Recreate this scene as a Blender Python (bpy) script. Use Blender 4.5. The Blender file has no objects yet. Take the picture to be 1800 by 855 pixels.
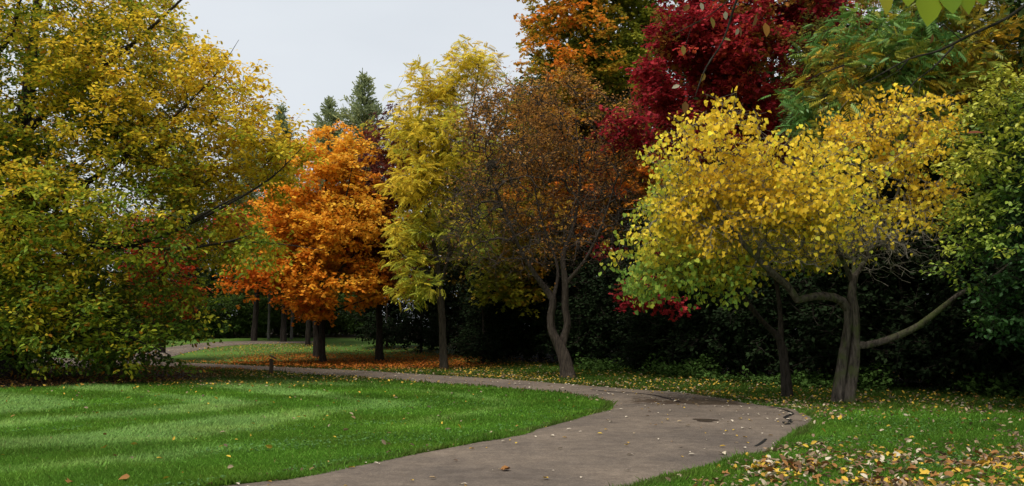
import bpy, math, random
import numpy as np
from math import radians

# ------------------------------------------------------------------ camera, sky, sun
SC = bpy.context.scene
COL = SC.collection
PW, PH, F = 1800.0, 855.0, 1650.0          # photograph size and focal length in its pixels
EYE = np.array([0.0, 0.0, 1.6])
PITCH = math.atan(150.5 / F)
cam_d = bpy.data.cameras.new('camera')
cam_d.sensor_width = 36.0
cam_d.lens = 36.0 * F / PW
cam_d.clip_end = 2000.0
cam = bpy.data.objects.new('camera', cam_d)
cam.location = EYE
cam.rotation_euler = (radians(90) + PITCH, 0, 0)
COL.objects.link(cam)
SC.camera = cam

SUN_EL, SUN_AZ = radians(64), radians(215)   # azimuth clockwise from +Y (behind the camera, to the left)
w = bpy.data.worlds.new('World'); SC.world = w; w.use_nodes = True
nt = w.node_tree; nt.nodes.clear()
sky = nt.nodes.new('ShaderNodeTexSky'); sky.sky_type = 'NISHITA'; sky.sun_disc = False
sky.sun_elevation = SUN_EL; sky.sun_rotation = SUN_AZ; sky.dust_density = 4.0
hs = nt.nodes.new('ShaderNodeHueSaturation'); hs.inputs['Saturation'].default_value = 0.3
mx = nt.nodes.new('ShaderNodeMix'); mx.data_type = 'RGBA'
mx.inputs[0].default_value = 0.82
mx.inputs[7].default_value = (6.95, 7.35, 7.8, 1)       # even overcast cloud
bg = nt.nodes.new('ShaderNodeBackground'); bg.inputs[1].default_value = 0.0445
wo = nt.nodes.new('ShaderNodeOutputWorld')
nt.links.new(sky.outputs[0], hs.inputs['Color']); nt.links.new(hs.outputs[0], mx.inputs[6])
ctc = nt.nodes.new('ShaderNodeTexCoord'); cmp_ = nt.nodes.new('ShaderNodeMapping'); cmp_.inputs['Scale'].default_value = (1, 1, 3.2)
cno = nt.nodes.new('ShaderNodeTexNoise'); cno.inputs['Scale'].default_value = 2.6; cno.inputs['Detail'].default_value = 5
crr = nt.nodes.new('ShaderNodeValToRGB'); crr.color_ramp.elements[0].color = (.93, .935, .945, 1); crr.color_ramp.elements[1].color = (1.04, 1.04, 1.035, 1)
crr.color_ramp.elements[0].position = .3; crr.color_ramp.elements[1].position = .7
cmu = nt.nodes.new('ShaderNodeMix'); cmu.data_type = 'RGBA'; cmu.blend_type = 'MULTIPLY'; cmu.inputs[0].default_value = 1
nt.links.new(ctc.outputs['Generated'], cmp_.inputs[0]); nt.links.new(cmp_.outputs[0], cno.inputs['Vector']); nt.links.new(cno.outputs[0], crr.inputs[0])
nt.links.new(mx.outputs[2], cmu.inputs[6]); nt.links.new(crr.outputs[0], cmu.inputs[7])
nt.links.new(cmu.outputs[2], bg.inputs[0]); nt.links.new(bg.outputs[0], wo.inputs[0])

sd = bpy.data.lights.new('sun', 'SUN'); sd.energy = 1.5; sd.angle = radians(25); sd.color = (1.0, 0.95, 0.87)
so = bpy.data.objects.new('sun', sd); COL.objects.link(so)
so.rotation_euler = (radians(90) - SUN_EL, 0, math.pi - SUN_AZ)   # aims away from the sun's azimuth
so.location = (-10, -20, 40)

SC.view_settings.view_transform = 'Standard'; SC.view_settings.look = 'None'
SC.view_settings.exposure = 1.46; SC.view_settings.gamma = 1.0; SC.view_settings.use_curve_mapping = False
cy = SC.cycles
cy.max_bounces = 4; cy.diffuse_bounces = 2; cy.glossy_bounces = 1; cy.transmission_bounces = 2; cy.transparent_max_bounces = 4
cy.use_denoising = True
cy.caustics_reflective = False; cy.caustics_refractive = False

# ------------------------------------------------------------------ helpers
RNG = np.random.default_rng(11)
def nrm(v): return v / np.maximum(np.linalg.norm(v, axis=-1, keepdims=True), 1e-9)
def smooth(t): t = np.clip(t, 0, 1); return t * t * (3 - 2 * t)
_cp, _sp = math.cos(PITCH), math.sin(PITCH)
def ray(px, py):
    u, v = (px - PW / 2) / F, (PH / 2 - py) / F
    return np.array([u, _cp - v * _sp, _sp + v * _cp])
def W(px, py, Y):                      # the point at distance Y seen at a pixel
    r = ray(px, py); return EYE + r * (Y / r[1])
_NK = np.random.default_rng(5).normal(size=(10, 3)); _NP = np.random.default_rng(6).uniform(0, 6.28, 10)
def noise3(p, f, seed=0):              # smooth noise about -1..1
    p = np.asarray(p, float); s = 0
    for i in range(7):
        k = np.roll(_NK[(i + seed) % 10], seed)
        s = s + np.sin((p @ k) * f * (0.7 + 0.13 * i) + _NP[i] * (1 + seed))
    return s / 3.0
def terrain(x, y):
    x = np.asarray(x, float); y = np.asarray(y, float)
    return 1.15 * smooth((y - 40) / 32) + 0.02 * np.sin(x * .55 + y * .3) * smooth((y - 8) / 10)
def hit(px, py):                       # where a pixel's ray meets the ground
    r = ray(px, py); ys = np.linspace(4, 140, 6000)
    q = EYE[None] + r[None] * (ys / r[1])[:, None]
    below = np.nonzero(q[:, 2] < terrain(q[:, 0], q[:, 1]))[0]
    return q[below[0]] if len(below) else q[-1]

def fast_mesh(name, V, loops, totals, cols=None, smooth_shade=False):
    me = bpy.data.meshes.new(name)
    V = np.ascontiguousarray(V, np.float32)
    me.vertices.add(len(V)); me.vertices.foreach_set('co', V.ravel())
    totals = np.asarray(totals, np.int32); loops = np.asarray(loops, np.int32)
    me.loops.add(len(loops)); me.loops.foreach_set('vertex_index', loops)
    starts = np.concatenate([[0], np.cumsum(totals)[:-1]]).astype(np.int32)
    me.polygons.add(len(totals)); me.polygons.foreach_set('loop_start', starts)
    me.polygons.foreach_set('loop_total', totals)
    if smooth_shade: me.polygons.foreach_set('use_smooth', np.ones(len(totals), bool))
    if cols is not None:
        a = me.color_attributes.new('tint', 'FLOAT_COLOR', 'POINT')
        c = np.ones((len(V), 4), np.float32); c[:, :3] = cols
        a.data.foreach_set('color', c.ravel())
    me.update(calc_edges=True)
    return me
def link(name, me, mat=None, parent=None, **props):
    o = bpy.data.objects.new(name, me); COL.objects.link(o)
    if mat is not None and me is not None and not me.materials: me.materials.append(mat)
    if parent is not None: o.parent = parent
    for k, v in props.items(): o[k] = v
    return o
def thing(name, label, cat, loc, group=None):
    o = bpy.data.objects.new(name, None); COL.objects.link(o); o.location = loc
    o.empty_display_size = 0.3
    o['label'] = label; o['category'] = cat
    if group: o['group'] = group
    return o

# ------------------------------------------------------------------ materials
def new_mat(name):
    m = bpy.data.materials.new(name); m.use_nodes = True
    n = m.node_tree; b = n.nodes['Principled BSDF']; return m, n, b
def leaf_material(name, trans=0.35, rough=0.5, spec=0.3):
    m, n, b = new_mat(name)
    at = n.nodes.new('ShaderNodeAttribute'); at.attribute_name = 'tint'
    n.links.new(at.outputs['Color'], b.inputs['Base Color'])
    b.inputs['Roughness'].default_value = rough; b.inputs['Specular IOR Level'].default_value = spec
    t = n.nodes.new('ShaderNodeBsdfTranslucent'); n.links.new(at.outputs['Color'], t.inputs[0])
    mix = n.nodes.new('ShaderNodeMixShader'); mix.inputs[0].default_value = trans
    n.links.new(b.outputs[0], mix.inputs[1]); n.links.new(t.outputs[0], mix.inputs[2])
    n.links.new(mix.outputs[0], n.nodes['Material Output'].inputs[0])
    return m
def bark_material(name, c1, c2, moss=None, scale=9.0):
    m, n, b = new_mat(name)
    tc = n.nodes.new('ShaderNodeTexCoord'); mp = n.nodes.new('ShaderNodeMapping')
    mp.inputs['Scale'].default_value = (scale * 2.4, scale * 2.4, scale * 0.5)
    n.links.new(tc.outputs['Object'], mp.inputs[0])
    nz = n.nodes.new('ShaderNodeTexNoise'); nz.inputs['Scale'].default_value = 1.0; nz.inputs['Detail'].default_value = 7; nz.inputs['Roughness'].default_value = .65
    n.links.new(mp.outputs[0], nz.inputs['Vector'])
    cr = n.nodes.new('ShaderNodeValToRGB'); cr.color_ramp.elements[0].color = (*c1, 1); cr.color_ramp.elements[1].color = (*c2, 1)
    cr.color_ramp.elements[0].position = .35; cr.color_ramp.elements[1].position = .68
    n.links.new(nz.outputs[0], cr.inputs[0]); out = cr.outputs[0]
    if moss:
        n2 = n.nodes.new('ShaderNodeTexNoise'); n2.inputs['Scale'].default_value = 3.5; n2.inputs['Detail'].default_value = 5
        n.links.new(tc.outputs['Object'], n2.inputs['Vector'])
        r2 = n.nodes.new('ShaderNodeValToRGB'); r2.color_ramp.elements[0].position = .5; r2.color_ramp.elements[1].position = .62
        n.links.new(n2.outputs[0], r2.inputs[0])
        mm = n.nodes.new('ShaderNodeMix'); mm.data_type = 'RGBA'; mm.inputs[7].default_value = (*moss, 1)
        n.links.new(r2.outputs[0], mm.inputs[0]); n.links.new(out, mm.inputs[6]); out = mm.outputs[2]
    n.links.new(out, b.inputs['Base Color'])
    bp = n.nodes.new('ShaderNodeBump'); bp.inputs['Strength'].default_value = 1.0; bp.inputs['Distance'].default_value = .06
    n.links.new(nz.outputs[0], bp.inputs['Height']); n.links.new(bp.outputs[0], b.inputs['Normal'])
    b.inputs['Roughness'].default_value = .9; b.inputs['Specular IOR Level'].default_value = .15
    return m
LEAF = leaf_material('leaf', .42, .6, .1)
LEAF_GLOSS = leaf_material('leaf_gloss', .3, .45, .22)
LEAF_MATTE = leaf_material('leaf_matte', .12, .8, .06)
LITTER = leaf_material('leaf_litter', .1, .7, .12)
GRASS = leaf_material('grass_blade', .35, .6, .1)
BARK_GREY = bark_material('bark_grey', (.018, .014, .011), (.135, .11, .088), (.07, .078, .03), 6)
BARK_DARK = bark_material('bark_dark', (.014, .011, .009), (.05, .04, .031))
BARK_BROWN = bark_material('bark_brown', (.03, .023, .017), (.085, .068, .05))
TWIG_PALE = bark_material('twig_pale', (.11, .095, .075), (.28, .25, .2))
BARK_PALE = bark_material('bark_pale', (.07, .065, .055), (.17, .16, .14))

# ------------------------------------------------------------------ ground, path
def catmull(pts, n=8):
    pts = np.asarray(pts, float); out = []
    q = np.vstack([2 * pts[0] - pts[1], pts, 2 * pts[-1] - pts[-2]])
    for i in range(1, len(q) - 2):
        p0, p1, p2, p3 = q[i - 1], q[i], q[i + 1], q[i + 2]
        for t in np.arange(n) / n:
            out.append(.5 * (2 * p1 + (p2 - p0) * t + (2 * p0 - 5 * p1 + 4 * p2 - p3) * t * t + (3 * p1 - p0 - 3 * p2 + p3) * t ** 3))
    out.append(pts[-1]); return np.array(out)
def resample(pts, n):
    s = np.concatenate([[0], np.cumsum(np.linalg.norm(np.diff(pts, axis=0), axis=1))])
    t = np.linspace(0, s[-1], n)
    return np.stack([np.interp(t, s, pts[:, k]) for k in range(pts.shape[1])], 1)
lawn_px = [(400, 855), (600, 820), (750, 796), (900, 766), (1000, 741), (1055, 724), (1076, 712), (1040, 701), (950, 688), (850, 680), (750, 673), (640, 665), (500, 656), (380, 648)]
wood_px = [(1148, 855), (1233, 831), (1300, 812), (1357, 793), (1390, 777), (1416, 757), (1428, 737), (1412, 723), (1350, 714), (1283, 703), (1200, 691), (1100, 684), (1000, 676), (900, 668), (800, 662), (650, 653), (500, 646), (370, 640)]
lawn_e = [hit(*p)[:2] for p in lawn_px]; wood_e = [hit(*p)[:2] for p in wood_px]
def ext(a, b, k): return np.asarray(a) + (np.asarray(a) - np.asarray(b)) * k
lawn_e = [np.array([-13.5, 2.5]), np.array([-7.2, 7.3])] + lawn_e + [np.array([-19, 41.2]), np.array([-30, 45])]
wood_e = [np.array([-9.0, -1.0]), np.array([-3.0, 5.3])] + wood_e + [np.array([-18.5, 45.3]), np.array([-29, 49])]
lawn_edge = resample(catmull(lawn_e, 10), 260); wood_edge = resample(catmull(wood_e, 10), 260)
# pair the two edges so that rungs stay square across the bend
def pair(a, b):
    ia = [0]; j = 0; out = []
    for i in range(len(a)):
        lo, hi = j, min(j + 14, len(b))
        k = lo + int(np.argmin(np.linalg.norm(b[lo:hi] - a[i], axis=1))) if hi > lo else len(b) - 1
        j = max(j, k); out.append(b[j])
    return np.array(out)
def sheet(left, right, z, nx=14, crown=.03):
    n = len(left); t = np.linspace(0, 1, nx)
    P = left[:, None, :] * (1 - t)[None, :, None] + right[:, None, :] * t[None, :, None]
    Z = terrain(P[..., 0], P[..., 1]) + z + crown * (1 - (2 * t - 1) ** 2)[None]
    V = np.concatenate([P, Z[..., None]], -1).reshape(-1, 3)
    i, j = np.meshgrid(np.arange(n - 1), np.arange(nx - 1), indexing='ij'); a = (i * nx + j).ravel()
    loops = np.stack([a, a + nx, a + nx + 1, a + 1], 1)
    nrmz = np.cross(V[loops[0, 1]] - V[loops[0, 0]], V[loops[0, 3]] - V[loops[0, 0]])[2]
    if nrmz < 0: loops = loops[:, ::-1]
    return V, loops.ravel(), np.full(len(a), 4)
frac = np.linspace(0, 1, 260)
PATH_L, PATH_R = lawn_edge, wood_edge
far_lo = resample(catmull([hit(*p)[:2] for p in [(60, 652), (170, 646), (240, 640), (300, 628), (330, 620), (380, 611), (430, 606.5), (500, 604.5), (570, 604)]], 8), 70)
far_up = resample(catmull([hit(*p)[:2] for p in [(60, 641), (150, 636), (215, 626), (270, 616), (310, 609), (355, 603.5), (410, 600.5), (480, 600), (570, 600.3)]], 8), 70)
POLY = np.vstack([PATH_L, PATH_R[::-1]]); POLY2 = np.vstack([far_lo, far_up[::-1]])
def inside(x, y, poly):
    x = np.asarray(x, float); y = np.asarray(y, float); r = np.zeros(x.shape, bool)
    a = poly; b = np.roll(poly, -1, 0)
    for (x0, y0), (x1, y1) in zip(a, b):
        if y0 == y1: continue
        c = ((y0 > y) != (y1 > y)) & (x < (x1 - x0) * (y - y0) / (y1 - y0) + x0); r ^= c
    return r
def dist_to(x, y, line):
    x = np.asarray(x, float).ravel(); y = np.asarray(y, float).ravel(); best = np.full(x.shape, 1e9)
    for a, b in zip(line[:-1], line[1:]):
        d = b - a; L = d @ d + 1e-12
        t = np.clip(((x - a[0]) * d[0] + (y - a[1]) * d[1]) / L, 0, 1)
        best = np.minimum(best, (x - a[0] - t * d[0]) ** 2 + (y - a[1] - t * d[1]) ** 2)
    return np.sqrt(best)
LE, WE = PATH_L[::4], PATH_R[::4]
def on_path(x, y): return inside(x, y, POLY[::2]) | inside(x, y, POLY2)

BEECH = W(20, 600, 31.5)[:2]; MAPLE = hit(567, 639)[:2]; REDBUD = hit(1482, 710)[:2]
def woods(x, y):      # 0 on open grass, 1 on the wood floor
    edge = np.interp(x, [-60, -22, -14, -7, 0, 4, 8, 11, 14, 30], [66, 64, 63, 60, 45, 37.5, 27.5, 23, 20, 12])
    return smooth((y - edge) / 3.0)
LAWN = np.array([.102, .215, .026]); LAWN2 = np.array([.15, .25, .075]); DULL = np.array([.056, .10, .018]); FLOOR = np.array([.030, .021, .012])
def stripes(x, y):
    d = dist_to(x, y, LE).reshape(np.shape(x))
    q_ = np.stack([np.asarray(x), np.asarray(y), 0 * np.asarray(x)], -1); d2 = d + .45 * noise3(q_, .35, 3) + .12 * noise3(q_, 1.6, 4)
    m = np.sin(d2 * 2 * math.pi / 3.3 - 1.0)
    return smooth(m * .6 + .45 + .35 * noise3(q_, .8, 5)) * smooth((d - 1.6) / 1.0) * inside(x, y, np.vstack([PATH_L, [[-60, 45], [-60, 2]]]))
def ground_color(x, y):
    P = np.stack([x, y, np.zeros_like(x)], -1); n1 = noise3(P, .5, 1); n2 = noise3(P, 1.9, 2)
    s = stripes(x, y)[..., None] * .55
    c = LAWN * (1 - s) + LAWN2 * s
    lawnside = inside(x, y, np.vstack([PATH_L, [[-60, 45], [-60, 2]]]))
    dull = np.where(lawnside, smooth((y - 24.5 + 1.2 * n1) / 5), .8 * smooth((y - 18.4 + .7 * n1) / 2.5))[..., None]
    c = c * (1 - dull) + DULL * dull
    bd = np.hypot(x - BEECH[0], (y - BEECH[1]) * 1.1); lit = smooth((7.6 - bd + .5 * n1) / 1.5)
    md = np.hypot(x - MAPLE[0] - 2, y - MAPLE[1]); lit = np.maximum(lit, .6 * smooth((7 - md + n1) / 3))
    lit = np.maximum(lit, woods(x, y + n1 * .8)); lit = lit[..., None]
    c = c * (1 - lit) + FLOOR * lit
    ed = np.minimum(dist_to(x, y, LE), dist_to(x, y, WE)).reshape(np.shape(x)); soil = .5 * smooth((.07 + .09 * n2 - ed) / .08)[..., None]
    c = c * (1 - soil) + np.array([.075, .065, .03]) * soil
    return c * (1 + .13 * n2[..., None] + .1 * n1[..., None])

def ground_material():
    m, n, b = new_mat('ground')
    at = n.nodes.new('ShaderNodeAttribute'); at.attribute_name = 'tint'
    tc = n.nodes.new('ShaderNodeTexCoord')
    n1 = n.nodes.new('ShaderNodeTexNoise'); n1.inputs['Scale'].default_value = 14; n1.inputs['Detail'].default_value = 6; n1.inputs['Roughness'].default_value = .7
    n.links.new(tc.outputs['Object'], n1.inputs['Vector'])
    cr = n.nodes.new('ShaderNodeValToRGB'); cr.color_ramp.elements[0].color = (.62, .6, .58, 1); cr.color_ramp.elements[1].color = (1.25, 1.25, 1.2, 1)
    cr.color_ramp.elements[0].position = .3; cr.color_ramp.elements[1].position = .72
    n.links.new(n1.outputs[0], cr.inputs[0])
    mm = n.nodes.new('ShaderNodeMix'); mm.data_type = 'RGBA'; mm.blend_type = 'MULTIPLY'; mm.inputs[0].default_value = 1
    n.links.new(at.outputs['Color'], mm.inputs[6]); n.links.new(cr.outputs[0], mm.inputs[7]); n.links.new(mm.outputs[2], b.inputs['Base Color'])
    bp = n.nodes.new('ShaderNodeBump'); bp.inputs['Strength'].default_value = .8; bp.inputs['Distance'].default_value = .03
    n.links.new(n1.outputs[0], bp.inputs['Height']); n.links.new(bp.outputs[0], b.inputs['Normal'])
    b.inputs['Roughness'].default_value = .95; b.inputs['Specular IOR Level'].default_value = .1
    return m
def axis(bands):
    out = []
    for a, b, s in bands: out += list(np.arange(a, b, s))
    return np.array(out)
xs = axis([(-400, -60, 20), (-60, -24, 1.2), (-24, 18, .22), (18, 50, 1.2), (50, 421, 20)])
ys = axis([(-300, -10, 15), (-10, 8, 1.0), (8, 50, .22), (50, 90, .8), (90, 801, 20)])
gx, gy = np.meshgrid(xs, ys); gx, gy = gx.ravel(), gy.ravel()
gz = terrain(gx, gy); nx = len(xs)
i, j = np.meshgrid(np.arange(len(ys) - 1), np.arange(nx - 1), indexing='ij'); a = (i * nx + j).ravel()
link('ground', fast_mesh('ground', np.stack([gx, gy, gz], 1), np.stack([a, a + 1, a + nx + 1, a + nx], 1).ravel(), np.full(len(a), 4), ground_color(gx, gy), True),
     ground_material(), kind='structure')

def path_material():
    m, n, b = new_mat('asphalt')
    tc = n.nodes.new('ShaderNodeTexCoord')
    def nz(s, d, r=.6):
        q = n.nodes.new('ShaderNodeTexNoise'); q.inputs['Scale'].default_value = s; q.inputs['Detail'].default_value = d; q.inputs['Roughness'].default_value = r
        n.links.new(tc.outputs['Object'], q.inputs['Vector']); return q
    big, mid, fine = nz(.55, 4), nz(5, 5), nz(90, 3, .8)
    def ramp(src, c0, c1, p0, p1):
        r = n.nodes.new('ShaderNodeValToRGB'); r.color_ramp.elements[0].color = (*c0, 1); r.color_ramp.elements[1].color = (*c1, 1)
        r.color_ramp.elements[0].position = p0; r.color_ramp.elements[1].position = p1; n.links.new(src.outputs[0], r.inputs[0]); return r
    base = ramp(big, (.09, .074, .062), (.154, .123, .096), .33, .67)
    m1 = ramp(mid, (.78, .77, .77), (1.12, 1.12, 1.12), .32, .68); m2 = ramp(fine, (.55, .55, .55), (1.4, 1.38, 1.35), .3, .7); m3 = ramp(nz(28, 3, .8), (.72, .72, .72), (1.25, 1.24, 1.22), .32, .68)
    def mul(x, y):
        q = n.nodes.new('ShaderNodeMix'); q.data_type = 'RGBA'; q.blend_type = 'MULTIPLY'; q.inputs[0].default_value = 1
        n.links.new(x, q.inputs[6]); n.links.new(y, q.inputs[7]); return q.outputs[2]
    c = mul(mul(mul(base.outputs[0], m1.outputs[0]), m2.outputs[0]), m3.outputs[0])
    q0 = hit(1215, 708); vs = n.nodes.new('ShaderNodeVectorMath'); vs.operation = 'SUBTRACT'; vs.inputs[1].default_value = (q0[0], q0[1], 0); n.links.new(tc.outputs['Object'], vs.inputs[0])
    vm = n.nodes.new('ShaderNodeVectorMath'); vm.operation = 'MULTIPLY'; vm.inputs[1].default_value = (.42, .55, 0); n.links.new(vs.outputs[0], vm.inputs[0])
    vl = n.nodes.new('ShaderNodeVectorMath'); vl.operation = 'LENGTH'; n.links.new(vm.outputs[0], vl.inputs[0])
    dn = nz(1.6, 5); ad = n.nodes.new('ShaderNodeMath'); ad.operation = 'MULTIPLY_ADD'; ad.inputs[1].default_value = -2.6; n.links.new(dn.outputs[0], ad.inputs[0]); n.links.new(vl.outputs['Value'], ad.inputs[2])
    damp = n.nodes.new('ShaderNodeMapRange'); damp.inputs['From Min'].default_value = -.72; damp.inputs['From Max'].default_value = -.95; n.links.new(ad.outputs[0], damp.inputs['Value'])
    dk = n.nodes.new('ShaderNodeMix'); dk.data_type = 'RGBA'; dk.blend_type = 'MULTIPLY'; dk.inputs[7].default_value = (.5, .47, .43, 1); n.links.new(damp.outputs[0], dk.inputs[0]); n.links.new(c, dk.inputs[6]); c = dk.outputs[2]
    rg = n.nodes.new('ShaderNodeMapRange'); rg.inputs['To Min'].default_value = .85; rg.inputs['To Max'].default_value = .32; n.links.new(damp.outputs[0], rg.inputs['Value']); n.links.new(rg.outputs[0], b.inputs['Roughness'])
    n.links.new(c, b.inputs['Base Color'])
    bp = n.nodes.new('ShaderNodeBump'); bp.inputs['Strength'].default_value = .5; bp.inputs['Distance'].default_value = .006
    n.links.new(fine.outputs[0], bp.inputs['Height']); n.links.new(bp.outputs[0], b.inputs['Normal'])
    b.inputs['Roughness'].default_value = .85; b.inputs['Specular IOR Level'].default_value = .12
    return m
ASPH = path_material()
V, lp, tt = sheet(PATH_L, PATH_R, .006)
path = link('path', fast_mesh('path', V, lp, tt, None, True), ASPH, kind='structure')
V, lp, tt = sheet(far_lo, far_up, .014)
link('side_path', fast_mesh('side_path', V, lp, tt, None, True), ASPH, kind='structure')
def path_z(x, y):     # height of the path's surface
    dl = dist_to(x, y, PATH_L); dr = dist_to(x, y, PATH_R); t = dl / (dl + dr + 1e-6)
    return terrain(x, y) + .006 + .03 * (1 - (2 * t - 1) ** 2)
def flat_mat(name, c, r, s=.5):
    m, n, b = new_mat(name); b.inputs['Base Color'].default_value = (*c, 1); b.inputs['Roughness'].default_value = r; b.inputs['Specular IOR Level'].default_value = s
    nz = n.nodes.new('ShaderNodeTexNoise'); nz.inputs['Scale'].default_value = 25
    bp = n.nodes.new('ShaderNodeBump'); bp.inputs['Strength'].default_value = .15; n.links.new(nz.outputs[0], bp.inputs['Height']); n.links.new(bp.outputs[0], b.inputs['Normal'])
    return m
TAR = flat_mat('tar', (.012, .012, .013), .35)
WET = flat_mat('standing_water', (.06, .045, .034), .22, .5)
def ribbon(name, px, wid, mat):
    p = resample(catmull([hit(*q)[:2] for q in px], 8), 40); t = nrm(np.gradient(p, axis=0)); s = np.stack([-t[:, 1], t[:, 0]], 1)
    wv = wid * (0.6 + .4 * np.sin(np.linspace(.3, 2.9, 40)) + .18 * np.sin(np.arange(40) * 1.7))[:, None] / 2
    A, B = p - s * wv, p + s * wv
    VV = np.concatenate([A, B]); z = path_z(VV[:, 0], VV[:, 1]) + .006
    k = np.arange(39); lp = np.stack([k, k + 1, k + 41, k + 40], 1)
    link(name, fast_mesh(name, np.column_stack([VV, z]), lp[:, ::-1].ravel(), np.full(39, 4)), mat, path)
ribbon('tar_seam', [(1352, 717), (1375, 721), (1392, 729), (1381, 736), (1390, 742), (1383, 749), (1378, 744)], .08, TAR)
ribbon('tar_seam', [(1328, 787), (1336, 783), (1344, 777), (1346, 774)], .05, TAR)
ribbon('tar_seam', [(1040, 688), (1080, 692), (1110, 694), (1150, 698), (1195, 710)], .10, TAR)
def blob2d(name, px, py, rx, ry, mat, seed):
    c = hit(px, py)[:2]; th = np.linspace(0, 2 * math.pi, 32, endpoint=False); r = 1 + .18 * np.sin(3 * th + seed) + .1 * np.sin(5 * th + 2 * seed)
    P = c + np.stack([rx * r * np.cos(th), ry * r * np.sin(th)], 1); z = path_z(P[:, 0], P[:, 1]).max() * 0 + path_z(P[:, 0], P[:, 1]) + .005
    link(name, fast_mesh(name, np.column_stack([P, z]), np.arange(32), [32]), mat, path)
blob2d('puddle', 1240, 743, .19, .26, WET, 1)

# ------------------------------------------------------------------ leaves and trees
def half_leaf(right):                 # a leaf from its right outline, folded on the midrib
    base, tip = right[0], right[-1]; mid = right[1:-1]
    V = [base, tip] + mid + [(x, -y, z) for x, y, z in mid]; k = len(mid)
    f1 = [0] + list(range(2, 2 + k)) + [1]; f2 = [1] + list(range(2 + 2 * k - 1, 1 + k, -1)) + [0]
    return np.array(V, float), [f1, f2]
T_DIAMOND = (np.array([(0, 0, 0), (.45, .3, .06), (1, 0, -.05), (.45, -.3, .06)], float), [[0, 1, 2, 3]])
T_OVAL = half_leaf([(0, 0, 0), (.3, .27, .06), (.68, .23, .05), (1, 0, -.06)])
T_HEART = half_leaf([(.1, 0, 0), (-.04, .28, .05), (.28, .5, .09), (.65, .33, .05), (1, 0, -.08)])
T_MAPLE = half_leaf([(0, 0, 0), (.05, .42, .04), (.33, .22, .03), (.62, .52, .06), (.66, .17, .03), (1, 0, -.05)])
T_STAR = (np.array([(0, 0, 0), (.2, .4, .05), (.42, .17, .02), (.75, .42, .03), (1, 0, -.05), (.75, -.42, .03), (.42, -.17, .02), (.2, -.4, .05)], float), [[0, 1, 2, 3, 4], [0, 4, 5, 6, 7]])
def pinnate(n=6, droop=.5):
    V, Fc = [], []
    for k in range(n):
        x = .22 + .75 * k / n
        for s in (-1, 1):
            L = .34 * (1 - .3 * abs(k / n - .4)); i0 = len(V); dx = .12
            zz = -.25 * x * x
            V += [(x, 0, zz), (x + dx, s * L * .45 , zz - droop * L * .2 + .02), (x + dx + .04, s * L, zz - droop * L), (x + .02, s * L * .5, zz - droop * L * .3)]
            Fc.append([i0, i0 + 1, i0 + 2, i0 + 3] if s > 0 else [i0 + 3, i0 + 2, i0 + 1, i0])
    i0 = len(V); V += [(.97, 0, -.24), (1.12, .07, -.3), (1.3, 0, -.42), (1.12, -.07, -.3)]; Fc.append([i0, i0 + 1, i0 + 2, i0 + 3])
    return np.array(V, float), Fc
T_PINNATE = pinnate()
T_CURL = half_leaf([(0, 0, .02), (.28, .24, .17), (.68, .21, .2), (1, 0, .1)])
T_NEEDLE = (np.array([(0, -.04, 0), (1, -.07, .0), (1.05, .07, 0), (0, .04, 0)], float), [[0, 1, 2, 3]])
def leaf_mesh(name, pos, a, n, size, col, tmpl):
    T, Fc = tmpl; a = nrm(a); b = nrm(np.cross(n, a)); n = np.cross(a, b); N = len(pos); k = len(T)
    V = pos[:, None] + size[:, None, None] * (T[None, :, 0:1] * a[:, None] + T[None, :, 1:2] * b[:, None] + T[None, :, 2:3] * n[:, None])
    off = (np.arange(N) * k)[:, None]; fl = np.concatenate([np.array(f) for f in Fc]); tot = np.array([len(f) for f in Fc])
    return fast_mesh(name, V.reshape(-1, 3), (off + fl[None]).ravel(), np.tile(tot, N), np.repeat(col, k, 0))

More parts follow.
